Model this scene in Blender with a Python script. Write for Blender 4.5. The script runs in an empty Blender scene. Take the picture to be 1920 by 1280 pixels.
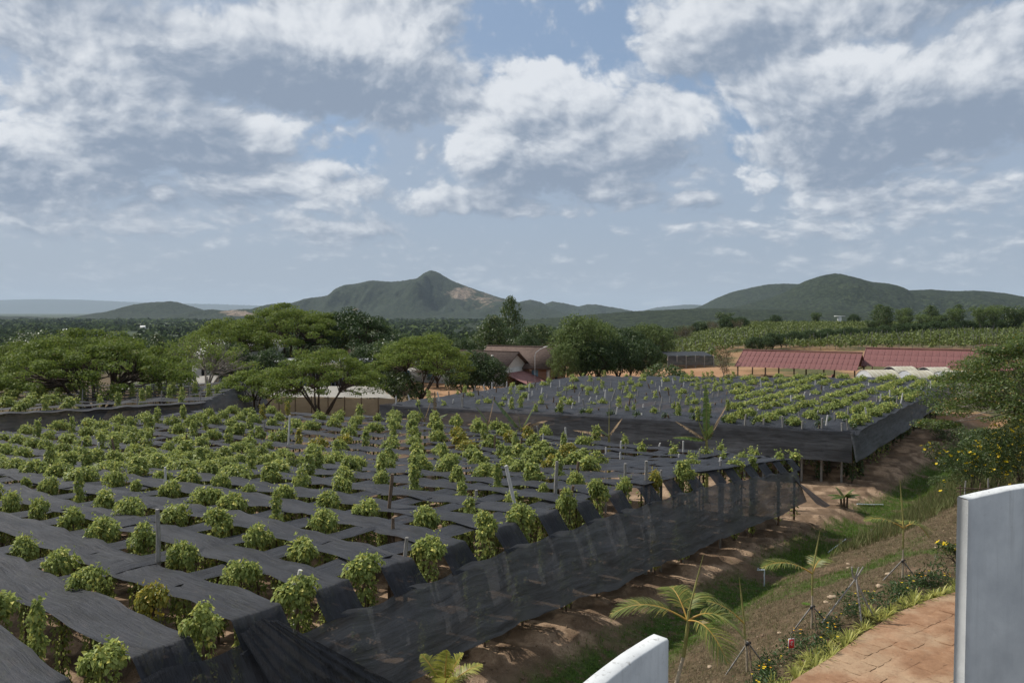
import bpy, math, random
import numpy as np
from mathutils import Vector, Matrix

SC = bpy.context.scene
R = math.radians
random.seed(7)
rng = np.random.default_rng(7)

# ------------------------------------------------------------------ camera
CAM_Z = 9.0
F = 1500.0                      # focal length in px of a 1920 px wide picture
PITCH = math.atan((640 - 585) / F)
cam_d = bpy.data.cameras.new("camera")
cam_d.sensor_width = 36.0
cam_d.lens = F * 36.0 / 1920.0
cam_d.clip_start = 0.1
cam_d.clip_end = 90000.0
cam = bpy.data.objects.new("camera", cam_d)
SC.collection.objects.link(cam)
cam.location = (0, 0, CAM_Z)
cam.rotation_euler = (math.pi / 2 - PITCH, 0, 0)
SC.camera = cam
SC.render.resolution_x, SC.render.resolution_y = 1024, 682

SC.view_settings.view_transform = 'Standard'
SC.view_settings.look = 'None'
SC.view_settings.exposure = 0.0
SC.view_settings.gamma = 1.0
SC.view_settings.use_curve_mapping = False
SC.cycles.max_bounces = 6
SC.cycles.diffuse_bounces = 2
SC.cycles.glossy_bounces = 2
SC.cycles.transmission_bounces = 3
SC.cycles.transparent_max_bounces = 16
SC.cycles.volume_bounces = 0
SC.cycles.sample_clamp_indirect = 6.0

# ------------------------------------------------------------------ sun
SUN_AZ = R(-62.0)               # clockwise from +Y: the sun stands ahead of the camera, to the left
SUN_EL = R(50.0)
S = Vector((math.sin(SUN_AZ) * math.cos(SUN_EL), math.cos(SUN_AZ) * math.cos(SUN_EL), math.sin(SUN_EL)))
sun_d = bpy.data.lights.new("sun", 'SUN')
sun_d.energy = 5.0
sun_d.angle = R(0.6)
sun_d.color = (1.0, 0.94, 0.86)
sun = bpy.data.objects.new("sun", sun_d)
SC.collection.objects.link(sun)
sun.rotation_euler = (-S).to_track_quat('-Z', 'Y').to_euler()
sun.location = (0, 0, 60)
# ------------------------------------------------------------------ sky with clouds (world shader, by direction)
def build_world():
    w = bpy.data.worlds.new("World")
    SC.world = w
    w.use_nodes = True
    nt = w.node_tree
    nt.nodes.clear()
    N = nt.nodes.new
    L = nt.links.new

    def m(op, a, b=None, c=None, clamp=False):
        n = N('ShaderNodeMath'); n.operation = op; n.use_clamp = clamp
        for i, v in enumerate((a, b, c)):
            if v is None: continue
            if isinstance(v, (int, float)): n.inputs[i].default_value = v
            else: L(v, n.inputs[i])
        return n.outputs[0]

    def sstep(lo, hi, x):
        n = N('ShaderNodeMapRange'); n.interpolation_type = 'SMOOTHSTEP'
        n.inputs['From Min'].default_value = lo; n.inputs['From Max'].default_value = hi
        L(x, n.inputs['Value'])
        return n.outputs['Result']

    def mixc(f, a, b):
        n = N('ShaderNodeMix'); n.data_type = 'RGBA'
        if isinstance(f, (int, float)): n.inputs['Factor'].default_value = f
        else: L(f, n.inputs['Factor'])
        for k, v in ((6, a), (7, b)):
            if isinstance(v, tuple): n.inputs[k].default_value = (*v, 1)
            else: L(v, n.inputs[k])
        return n.outputs[2]

    def noise(vec, scale, detail, rough, dist=0.0, typ='FBM'):
        n = N('ShaderNodeTexNoise'); n.noise_dimensions = '3D'
        n.inputs['Scale'].default_value = scale; n.inputs['Detail'].default_value = detail
        n.inputs['Roughness'].default_value = rough; n.inputs['Distortion'].default_value = dist
        L(vec, n.inputs['Vector'])
        return n.outputs['Fac'], n.outputs['Color']

    tc = N('ShaderNodeTexCoord')
    sp = N('ShaderNodeSeparateXYZ'); L(tc.outputs['Generated'], sp.inputs[0])
    x, y, z = sp.outputs
    az = m('ARCTAN2', x, y)
    el = m('ARCSINE', z)

    # clouds as soft lumps at an azimuth and elevation (in hundredths of a radian): x, y, half width, half height, strength
    lumps = [
        (-27, 28.5, 22, 6.2, 1.0), (-12, 27, 9, 5.0, .75), (-19, 33.5, 12, 5, .8), (-46, 26, 12, 11, .75),
        (-38, 19.5, 14, 4.2, .85), (-55, 16, 16, 5.5, .75), (-27, 15.5, 12, 3.2, .6), (-29.8, 20.3, 3.6, 1.7, .6),
        (-45, 12, 24, 3.6, .5), (-50, 34, 12, 6, .6),
        (-13, 36.5, 8, 3.2, .9),
        (5, 25, 10, 4.8, 1.0), (17, 22.5, 8, 3.8, .95), (-3, 22.5, 5.5, 5.0, .95), (9, 19.5, 14, 4.6, .9), (1, 18, 8, 3, .6),
        (-6, 14.5, 9, 2.6, .55), (13, 14.5, 7, 2.8, .6),
        (26, 34, 12, 6.0, .85), (40, 33.5, 12, 5, .85), (33, 29, 8, 4, .6), (20, 29.5, 3, 2, .25),
        (50, 36.5, 9, 5, 1.0),
        (36, 25, 10, 4.6, 1.0), (47, 21.5, 13, 7.2, 1.0), (40, 19, 12, 4.8, .85), (56, 25, 7, 8, .8),
        (29.5, 14.5, 3.2, 1.8, .6), (22.5, 12.8, 3.5, 1.4, .45), (45, 12.6, 14, 2.4, .5), (36, 14, 7, 1.8, .4),
        (-30, 11, 18, 1.8, .35), (3, 12, 10, 1.6, .35), (34, 10, 16, 1.6, .35),
    ]
    g = bpy.data.node_groups.new("cloud_cover", 'ShaderNodeTree')
    g.interface.new_socket("az", in_out='INPUT', socket_type='NodeSocketFloat')
    g.interface.new_socket("el", in_out='INPUT', socket_type='NodeSocketFloat')
    g.interface.new_socket("cover", in_out='OUTPUT', socket_type='NodeSocketFloat')
    g.interface.new_socket("low", in_out='OUTPUT', socket_type='NodeSocketFloat')
    g.interface.new_socket("tone", in_out='OUTPUT', socket_type='NodeSocketFloat')
    g.interface.new_socket("clear", in_out='OUTPUT', socket_type='NodeSocketFloat')
    # broad grey undersides (+) and sunlit heads (-) of the banks of cloud: x0, y0, x1, y1 as seen in the photograph, strength
    tones = [(230, 120, 850, 245, .75), (150, 262, 560, 345, .75), (370, -40, 600, 55, 1.0), (-60, -40, 60, 50, .6), (860, 290, 1240, 410, .5), (1480, 215, 1960, 365, .75), (1700, -60, 1990, 75, .9),
             (130, 335, 500, 420, .5), (1220, 270, 1400, 340, .5), (1340, 60, 1560, 150, .35), (120, 40, 330, 150, .35), (-60, 330, 130, 420, .4), (1200, 370, 1420, 440, .4), (620, 390, 900, 450, .3),
             (545, 25, 720, 125, -.75), (690, 20, 820, 110, -.55), (150, 130, 260, 225, -.6), (430, 245, 580, 300, -.9), (940, 115, 1180, 215, -.65), (820, 205, 960, 300, -.75), (1210, 195, 1400, 290, -.75), (1500, 135, 1710, 215, -.8),
             (1105, 320, 1180, 390, -.5), (1370, 335, 1465, 380, -.5), (1470, 290, 1510, 320, -.4), (-40, 270, 160, 350, -.5), (540, 335, 680, 385, -.5), (330, 330, 480, 375, -.45), (1210, -10, 1420, 70, -.4), (1480, 60, 1620, 130, -.45),
             (1760, 150, 1900, 230, -.4), (1500, 380, 1570, 410, -.5), (1590, 425, 1660, 455, -.5), (1040, 250, 1120, 330, -.4), (1690, 330, 1830, 375, -.4)]
    gaps = [(800, -80, 1260, 140), (1000, 90, 1300, 215), (1360, 150, 1480, 310), (1360, 250, 1470, 330), (560, 235, 720, 330), (20, 20, 70, 60), (1830, 60, 1990, 160), (850, 100, 960, 170), (1160, 130, 1500, 200)]
    def box_px(q):
        x0, y0, x1, y1 = q[:4]
        X0, X1 = math.atan((x0 - 960) / F), math.atan((x1 - 960) / F); Y0, Y1 = math.atan((585 - y1) / F), math.atan((585 - y0) / F)
        return (X0 + X1) / 2, (Y0 + Y1) / 2, (X1 - X0) / 2 * 1.25, (Y1 - Y0) / 2 * 1.25
    N0, L0 = N, L
    N, L = g.nodes.new, g.links.new
    gi, go = N('NodeGroupInput'), N('NodeGroupOutput')
    ga, ge = gi.outputs[0], gi.outputs[1]
    # vertical squeeze: the layer piles up towards the horizon
    inv = m('DIVIDE', 1.0, m('ADD', m('MAXIMUM', ge, 0.0), 0.16))
    v = N('ShaderNodeCombineXYZ')
    L(m('MULTIPLY', m('SINE', ga), 2.9), v.inputs[0])
    L(m('MULTIPLY', m('LOGARITHM', m('ADD', m('MAXIMUM', ge, -0.1), 0.16), 2.718), 1.6), v.inputs[1])
    L(m('MULTIPLY', m('COSINE', ga), 2.9), v.inputs[2])
    f1, c1 = noise(v.outputs[0], 1.1, 3, .5)
    add = N('ShaderNodeVectorMath'); add.operation = 'MULTIPLY_ADD'
    L(c1, add.inputs[0]); add.inputs[1].default_value = (.35, .35, .35); L(v.outputs[0], add.inputs[2])
    f2, c2 = noise(add.outputs[0], 2.3, 9, .60)
    f3, _ = noise(add.outputs[0], 8.0, 9, .70)
    f4, _ = noise(add.outputs[0], 4.2, 3, .5)
    f5, _ = noise(add.outputs[0], 9.5, 3, .55)
    bil = m('ADD', m('ABSOLUTE', m('MULTIPLY_ADD', f4, 2.0, -1.0)), m('MULTIPLY', m('ABSOLUTE', m('MULTIPLY_ADD', f5, 2.0, -1.0)), .7))
    # warped lump coordinates
    sc = N('ShaderNodeSeparateXYZ'); L(c2, sc.inputs[0])
    wa = m('ADD', ga, m('MULTIPLY', m('SUBTRACT', sc.outputs[0], .5), .11))
    we = m('ADD', ge, m('MULTIPLY', m('SUBTRACT', sc.outputs[1], .5), .085))
    tot = None; low = 0.0
    for (cx, cy, rx, ry, a) in lumps:
        dx = m('MULTIPLY_ADD', wa, 100.0 / rx, -cx / rx)
        dy = m('MULTIPLY_ADD', we, 100.0 / ry, -cy / ry)
        d2 = m('MULTIPLY_ADD', dx, dx, m('MULTIPLY', dy, dy))
        e = m('MULTIPLY', m('SUBTRACT', 1.25, d2, clamp=True), a)
        tot = e if tot is None else m('MAXIMUM', tot, e)
        low = m('MULTIPLY_ADD', e, dy, low)
    def soft(q):
        cx, cy, rx, ry = box_px(q)
        dx = m('MULTIPLY_ADD', wa, 1 / rx, -cx / rx); dy = m('MULTIPLY_ADD', we, 1 / ry, -cy / ry)
        return m('SUBTRACT', 1.0, m('MULTIPLY_ADD', dx, dx, m('MULTIPLY', dy, dy)), clamp=True)
    tone = 0.0
    for q in tones: tone = m('MULTIPLY_ADD', soft(q), q[4], tone)
    clear = 0.0
    for q in gaps: clear = m('MAXIMUM', soft(q), clear)
    # away from the view the cover goes on as plain broken cloud of the same kind
    back = m('MULTIPLY', sstep(.66, 1.0, m('ABSOLUTE', ga)), .5)
    high = m('MULTIPLY', sstep(.42, .6, ge), .5)
    tot = m('MAXIMUM', tot, m('MAXIMUM', back, high))
    d = m('ADD', m('MULTIPLY', tot, .95), m('MULTIPLY', m('SUBTRACT', f2, .5), 1.3))
    d = m('ADD', d, m('MULTIPLY', m('SUBTRACT', bil, .32), 1.05))
    d = m('ADD', d, m('MULTIPLY', m('SUBTRACT', f3, .5), .75))
    L(d, go.inputs[0]); L(low, go.inputs[1]); L(tone, go.inputs[2]); L(clear, go.inputs[3])
    N, L = N0, L0

    def cover(a, e):
        n = N('ShaderNodeGroup'); n.node_tree = g
        L(a, n.inputs[0]); L(e, n.inputs[1])
        return n.outputs[0]

    d0 = cover(az, el)
    low = d0.node.outputs[1]
    du = cover(m('ADD', az, -.012), m('ADD', el, .010))
    db = cover(m('ADD', az, -.02), m('ADD', el, .05))
    tone, clear = d0.node.outputs[2], d0.node.outputs[3]
    alpha = sstep(-.18, .40, d0)
    # thick above -> grey base; thin above -> bright top
    relief = m('MULTIPLY', m('SUBTRACT', du, d0), 1.0)
    shade = m('ADD', relief, m('MULTIPLY', sstep(.0, 1.5, db), .30))
    shade = m('ADD', shade, m('MULTIPLY', low, -.16))
    shade = m('ADD', shade, m('MULTIPLY', tone, .85))
    shade = m('ADD', shade, .22)
    shade = sstep(-.62, 1.02, shade)
    sky = N('ShaderNodeTexSky'); sky.sky_type = 'NISHITA'; sky.sun_disc = False
    sky.sun_elevation = SUN_EL; sky.sun_rotation = SUN_AZ
    sky.altitude = 60; sky.air_density = 1.0; sky.dust_density = 2.2; sky.ozone_density = 1.2
    K = 1.0
    lit = (8.1, 8.4, 8.8)
    dark = (2.7, 3.35, 4.4)
    ccol = mixc(shade, lit, dark)
    base = mixc(.62, sky.outputs[0], (2.9, 4.1, 6.0))
    thin = m('MULTIPLY', m('SUBTRACT', 1.0, sstep(.0, .7, clear)), .50)
    base = mixc(thin, base, (4.1, 4.75, 5.7))
    c = mixc(m('MULTIPLY', alpha, .93), base, ccol)
    # haze veil towards the horizon
    veil = m('SUBTRACT', 1.0, sstep(-.04, .150, el))
    veil = m('MULTIPLY', m('POWER', veil, 1.2), .94)
    c = mixc(veil, c, (3.95, 4.62, 5.5))
    bg = N('ShaderNodeBackground'); L(c, bg.inputs[0]); bg.inputs[1].default_value = 0.098
    out = N('ShaderNodeOutputWorld'); L(bg.outputs[0], out.inputs[0])
    w.cycles.sampling_method = 'MANUAL'
    w.cycles.sample_map_resolution = 512

build_world()
# ------------------------------------------------------------------ helpers
COL = SC.collection

def tag(o, label=None, cat=None, group=None, kind=None):
    if label: o['label'] = label
    if cat: o['category'] = cat
    if group: o['group'] = group
    if kind: o['kind'] = kind
    return o

def empty(name, loc=(0, 0, 0), rz=0.0, label=None, cat=None, group=None):
    o = bpy.data.objects.new(name, None)
    o.empty_display_size = .2
    COL.objects.link(o)
    o.location = loc
    o.rotation_euler = (0, 0, rz)
    return tag(o, label, cat, group)

def mesh(name, V, polys, mats=None, smooth=False, mi=None, attrs=None):
    """V: (n,3) array; polys: list of int arrays, each (k, verts per face)."""
    V = np.asarray(V, dtype=np.float32).reshape(-1, 3)
    if isinstance(polys, np.ndarray): polys = [polys]
    polys = [np.asarray(p, dtype=np.int32) for p in polys if len(p)]
    me = bpy.data.meshes.new(name)
    me.vertices.add(len(V)); me.vertices.foreach_set('co', V.ravel())
    nl = sum(p.size for p in polys); nf = sum(len(p) for p in polys)
    me.loops.add(nl); me.polygons.add(nf)
    me.loops.foreach_set('vertex_index', np.concatenate([p.ravel() for p in polys]))
    tot = np.concatenate([np.full(len(p), p.shape[1], np.int32) for p in polys])
    st = np.concatenate([[0], np.cumsum(tot)[:-1]]).astype(np.int32)
    me.polygons.foreach_set('loop_start', st)
    try: me.polygons.foreach_set('loop_total', tot)
    except Exception: pass
    if smooth: me.polygons.foreach_set('use_smooth', np.ones(nf, bool))
    if mi is not None: me.polygons.foreach_set('material_index', np.asarray(mi, np.int32))
    for m_ in (mats or []): me.materials.append(m_)
    if attrs:
        for k, a in attrs.items():
            at = me.attributes.new(k, 'FLOAT', 'POINT'); at.data.foreach_set('value', np.asarray(a, np.float32))
    me.update(calc_edges=True)
    return me

def obj(name, me, parent=None, loc=None, rz=None, scale=None):
    o = bpy.data.objects.new(name, me)
    COL.objects.link(o)
    if parent is not None: o.parent = parent
    if loc is not None: o.location = loc
    if rz is not None: o.rotation_euler = (0, 0, rz)
    if scale is not None: o.scale = scale
    return o

class MB:
    """collects verts and faces of mixed size"""
    def __init__(s): s.V = []; s.n = 0; s.P = {}; s.M = {}; s.A = []
    def add(s, V, F, m=0, a=0.0):
        V = np.asarray(V, np.float32).reshape(-1, 3)
        F = np.asarray(F, np.int32)
        if len(F) == 0: return
        s.P.setdefault(F.shape[1], []).append(F + s.n)
        s.M.setdefault(F.shape[1], []).append(np.full(len(F), m, np.int32))
        s.V.append(V); s.n += len(V)
        s.A.append(np.full(len(V), a, np.float32) if np.isscalar(a) else np.asarray(a, np.float32))
    def box(s, lo, hi, m=0):
        x0, y0, z0 = lo; x1, y1, z1 = hi
        V = [(x0,y0,z0),(x1,y0,z0),(x1,y1,z0),(x0,y1,z0),(x0,y0,z1),(x1,y0,z1),(x1,y1,z1),(x0,y1,z1)]
        s.add(V, [(0,3,2,1),(4,5,6,7),(0,1,5,4),(1,2,6,5),(2,3,7,6),(3,0,4,7)], m)
    def tube(s, pts, rad, sides=6, m=0, cap=True, jit=0.0):
        P = np.asarray(pts, float); n = len(P)
        rad = np.full(n, rad, float) if np.isscalar(rad) else np.asarray(rad, float)
        T = np.gradient(P, axis=0); T /= np.linalg.norm(T, axis=1)[:, None] + 1e-9
        ref = np.array([0, 0, 1.0]) if abs(T[:, 2]).mean() < .8 else np.array([1.0, 0, 0])
        U = np.cross(T, ref); U /= np.linalg.norm(U, axis=1)[:, None] + 1e-9
        W = np.cross(T, U)
        a = np.arange(sides) * 2 * np.pi / sides
        r = rad[:, None] * (1 + (rng.uniform(-jit, jit, (n, sides)) if jit else 0))
        V = P[:, None] + (U[:, None] * np.cos(a)[None, :, None] + W[:, None] * np.sin(a)[None, :, None]) * r[..., None]
        i = np.arange(n - 1)[:, None] * sides; j = np.arange(sides)[None]; k = (j + 1) % sides
        F = np.stack([i + j, i + sides + j, i + sides + k, i + k], -1).reshape(-1, 4)
        base = s.n
        s.add(V, F, m)
        if cap:
            s.add(V[0], [list(range(sides))], m); s.add(V[-1], [list(range(sides))[::-1]], m)
    def mesh(s, name, mats, smooth=False, attr=None):
        ks = sorted(s.P)
        return mesh(name, np.concatenate(s.V), [np.concatenate(s.P[k]) for k in ks], mats, smooth,
                    np.concatenate([np.concatenate(s.M[k]) for k in ks]),
                    {attr: np.concatenate(s.A)} if attr else None)

def copy_tree(o, parent=None):
    c = o.copy(); COL.objects.link(c)
    if parent is not None: c.parent = parent
    for ch in o.children: copy_tree(ch, c)
    return c

# value noise in numpy
def vnoise(x, y, seed=0):
    xi = np.floor(x).astype(np.int64); yi = np.floor(y).astype(np.int64)
    fx = x - xi; fy = y - yi
    fx = fx * fx * (3 - 2 * fx); fy = fy * fy * (3 - 2 * fy)
    def h(a, b):
        n = (a * 374761393 + b * 668265263 + seed * 1442695041) & 0x7fffffff
        n = (n ^ (n >> 13)) * 1274126177 & 0x7fffffff
        return ((n ^ (n >> 16)) & 0xffff) / 65535.0
    return (h(xi, yi) * (1 - fx) + h(xi + 1, yi) * fx) * (1 - fy) + (h(xi, yi + 1) * (1 - fx) + h(xi + 1, yi + 1) * fx) * fy

def fbm(x, y, oct=4, seed=0, rough=.5):
    s_, a, t = 0, 1, 0
    for k in range(oct):
        s_ = s_ + a * vnoise(x * 2 ** k + 17.3 * k, y * 2 ** k - 9.1 * k, seed + k); t += a; a *= rough
    return s_ / t

def smooth(a, b, x):
    t = np.clip((np.asarray(x, float) - a) / (b - a), 0, 1)
    return t * t * (3 - 2 * t)

# pixel of the 1920 x 1280 photograph <-> world
CP, SP = math.cos(PITCH), math.sin(PITCH)
def ray(px, py):
    u = (px - 960) / F; v = (640 - py) / F
    return np.array([u, CP + v * SP, -SP + v * CP])
def at_y(px, py, Y):
    d = ray(px, py); k = Y / d[1]; return np.array([d[0] * k, Y, CAM_Z + d[2] * k])
def at_z(px, py, z):
    d = ray(px, py); k = (z - CAM_Z) / d[2]; return np.array([d[0] * k, d[1] * k, z])
def to_px(P):
    P = np.asarray(P, float); y, z = P[..., 1], P[..., 2] - CAM_Z
    dep = y * CP - z * SP; up = y * SP + z * CP
    return 960 + F * P[..., 0] / dep, 640 - F * up / dep

# ------------------------------------------------------------------ materials
class MT:
    def __init__(s, name):
        s.m = bpy.data.materials.new(name); s.m.use_nodes = True
        s.nt = s.m.node_tree; s.nt.nodes.clear()
        s.out = s.nt.nodes.new('ShaderNodeOutputMaterial')
        s.tc = None
    def n(s, t, **k):
        x = s.nt.nodes.new(t)
        for a, v in k.items(): setattr(x, a, v)
        return x
    def l(s, a, b): s.nt.links.new(a, b)
    def put(s, sock, v):
        if isinstance(v, (int, float)): sock.default_value = v
        elif isinstance(v, tuple): sock.default_value = (*v, 1) if len(v) == 3 and sock.type == 'RGBA' else v
        else: s.l(v, sock)
    def coord(s, kind='Object', scale=None):
        if s.tc is None: s.tc = s.n('ShaderNodeTexCoord')
        o = s.tc.outputs[kind]
        if scale:
            mp = s.n('ShaderNodeMapping'); mp.inputs['Scale'].default_value = scale
            s.l(o, mp.inputs[0]); o = mp.outputs[0]
        return o
    def world(s, scale=None):
        g = s.n('ShaderNodeNewGeometry'); o = g.outputs['Position']
        if scale:
            mp = s.n('ShaderNodeMapping'); mp.inputs['Scale'].default_value = scale
            s.l(o, mp.inputs[0]); o = mp.outputs[0]
        return o
    def noise(s, vec, scale=1, detail=4, rough=.55, dist=0, col=False):
        x = s.n('ShaderNodeTexNoise')
        x.inputs['Scale'].default_value = scale; x.inputs['Detail'].default_value = detail
        x.inputs['Roughness'].default_value = rough; x.inputs['Distortion'].default_value = dist
        s.l(vec, x.inputs['Vector'])
        return x.outputs['Color' if col else 'Fac']
    def math(s, op, a, b=0.0, clamp=False):
        x = s.n('ShaderNodeMath', operation=op, use_clamp=clamp)
        s.put(x.inputs[0], a); s.put(x.inputs[1], b); return x.outputs[0]
    def rng(s, v, a, b, c=0., d=1., smooth=False):
        x = s.n('ShaderNodeMapRange')
        if smooth: x.interpolation_type = 'SMOOTHSTEP'
        for i, k in enumerate((a, b, c, d)): x.inputs[i + 1].default_value = k
        s.l(v, x.inputs[0]); return x.outputs[0]
    def mix(s, f, a, b, mode='MIX'):
        x = s.n('ShaderNodeMix', data_type='RGBA', blend_type=mode)
        s.put(x.inputs[0], f); s.put(x.inputs[6], a); s.put(x.inputs[7], b); return x.outputs[2]
    def ramp(s, v, stops):
        x = s.n('ShaderNodeValToRGB'); e = x.color_ramp.elements
        while len(e) < len(stops): e.new(.5)
        for k, (p, c) in zip(e, stops): k.position = p; k.color = (*c, 1)
        s.l(v, x.inputs[0]); return x.outputs[0]
    def bump(s, h, strength=.5, dist=.05, normal=None):
        x = s.n('ShaderNodeBump'); x.inputs['Strength'].default_value = strength; x.inputs['Distance'].default_value = dist
        s.l(h, x.inputs['Height'])
        if normal is not None: s.l(normal, x.inputs['Normal'])
        return x.outputs[0]
    def attr(s, name):
        x = s.n('ShaderNodeAttribute', attribute_name=name); return x.outputs['Fac']
    def objrand(s): return s.n('ShaderNodeObjectInfo').outputs['Random']
    def island(s): return s.n('ShaderNodeNewGeometry').outputs['Random Per Island']
    def pbr(s, col, rough=.8, nrm=None, spec=.3, metal=0.):
        x = s.n('ShaderNodeBsdfPrincipled')
        s.put(x.inputs['Base Color'], col); s.put(x.inputs['Roughness'], rough)
        s.put(x.inputs['Metallic'], metal)
        x.inputs['Specular IOR Level'].default_value = spec
        if nrm is not None: s.l(nrm, x.inputs['Normal'])
        return x.outputs[0]
    def surf(s, sh): s.l(sh, s.out.inputs['Surface']); return s.m

def plain(name, col, rough=.75, var=.25, scale=3., bump=.2, bscale=20., spec=.3, bdist=.02):
    t = MT(name); v = t.coord()
    n1 = t.noise(v, scale, 5, .6)
    c = t.mix(t.rng(n1, .3, .7), tuple(x * (1 - var) for x in col), tuple(min(1, x * (1 + var)) for x in col))
    nb = t.noise(v, bscale, 4, .6)
    return t.surf(t.pbr(c, rough, t.bump(nb, bump, bdist), spec))

def leafy(name, c_dark, c_light, c_odd=None, odd=.1, rough=.45, trans=.3, objvar=.25, spec=.35, tint=None):
    """foliage: every leaf has its own tone, every plant a slightly different one"""
    t = MT(name)
    r = t.island()
    c = t.mix(t.rng(r, .0, 1.0), c_dark, c_light)
    if c_odd:
        r2 = t.math('FRACT', t.math('MULTIPLY', r, 37.7))
        c = t.mix(t.rng(r2, 1 - odd - .02, 1 - odd + .02), c, c_odd)
    o = t.objrand()
    c = t.mix(t.math('MULTIPLY', t.rng(o, .0, 1., 0, 1), objvar), c, tint or tuple(x * .55 for x in c_dark))
    p = t.pbr(c, rough, None, spec)
    tr = t.n('ShaderNodeBsdfTranslucent'); t.l(t.mix(.5, c, tuple(min(1, x * 1.6) for x in c_light)), tr.inputs[0])
    ms = t.n('ShaderNodeMixShader'); ms.inputs[0].default_value = trans
    t.l(p, ms.inputs[1]); t.l(tr.outputs[0], ms.inputs[2])
    return t.surf(ms.outputs[0])

# ordinal words for labels
ORD = ['zeroth', 'first', 'second', 'third', 'fourth', 'fifth', 'sixth', 'seventh', 'eighth', 'ninth', 'tenth', 'eleventh', 'twelfth', 'thirteenth',
       'fourteenth', 'fifteenth', 'sixteenth', 'seventeenth', 'eighteenth', 'nineteenth', 'twentieth']
TENS = {2: 'twenty', 3: 'thirty', 4: 'forty', 5: 'fifty', 6: 'sixty'}
TENTH = {2: 'twentieth', 3: 'thirtieth', 4: 'fortieth', 5: 'fiftieth', 6: 'sixtieth'}
def ordw(n):
    if n <= 20: return ORD[n]
    return TENTH[n // 10] if n % 10 == 0 else TENS[n // 10] + '-' + ORD[n % 10]
# ------------------------------------------------------------------ the lie of the land
P0 = np.array([-.19, 22.3])                # a point on the draped edge of the near field
UX, UY = .602, .7985                       # along that edge, away from the camera
def ts(X, Y):
    dx = np.asarray(X, float) - P0[0]; dy = np.asarray(Y, float) - P0[1]
    return UX * dx + UY * dy, UY * dx - UX * dy          # t along the edge, s to its right (the field lies at s < 0)
def xy(t, v):                                             # v = -s: distance into the field
    return P0[0] + UX * t - UY * v, P0[1] + UY * t + UX * v

def g_field(Y):
    return np.interp(Y, [0, 14, 23, 33, 42.4, 54, 150], [.1, 0, -.4, -1.2, -2.4, -3.0, -3.5])
def net_z(Y):
    return np.interp(Y, [0, 22, 27, 32.6, 42.4, 48, 200], [3.0, 3.0, 2.8, 2.42, 1.17, 1.0, 1.0])

def ground_z(X, Y, fine=True):
    X = np.asarray(X, float); Y = np.asarray(Y, float)
    t, s_ = ts(X, Y)
    g = g_field(Y)
    bank = np.interp(Y, [0, 21, 28, 43, 60, 80, 150], [2.0, 1.95, 1.2, -.5, -1.7, -2.5, -3.5])
    ditch = -.5 * smooth(.8, 2.6, s_) * (1 - smooth(3.2, 5.0, s_))
    z = g + ditch + (bank - g) * smooth(3.0, 9.8, s_)
    z = z + 1.0 * smooth(6.5, 10, s_) * smooth(26, 33, Y) * (1 - smooth(46, 62, Y))
    # far land: falls away to the plain on the left and middle, stays up on the right
    r = np.hypot(X, Y); az = X / np.maximum(np.abs(Y), 1.0)
    left = np.interp(r, [160, 260, 420, 800, 3000], [0, -4, -12, -27, -30]) * 1.0
    right = np.interp(r, [160, 220, 330, 460, 620, 1500, 3000], [0, 3.0, 4.2, 5.0, -4, -22, -30])
    wr = smooth(.10, .30, az)
    z = z + left * (1 - wr) + right * wr
    if fine:
        near = 1 - smooth(70, 160, r)
        z = z + near * (.34 * (fbm(X * .55, Y * .55, 4, 3) - .5) + .09 * (fbm(X * 2.7, Y * 2.7, 3, 9) - .5)) * np.where(s_ > 9.2, .35, 1)
        z = z + (1 - near) * 1.2 * (fbm(X * .01, Y * .01, 3, 5) - .5)
        # earth heaped round the foot of each row
        m_ = np.abs(((t / 2.05) % 1.0) - .5) * 2
        z = z + .16 * (1 - smooth(.15, .7, m_)) * (s_ < .9) * (s_ > -14) * near
    return z

def gz(x, y): return float(ground_z(np.array([x]), np.array([y]))[0])

# path beyond the parapet
PATH_A, PATH_B = at_z(1470, 1290, 2.0), at_z(1800, 1112, 2.0)

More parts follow.
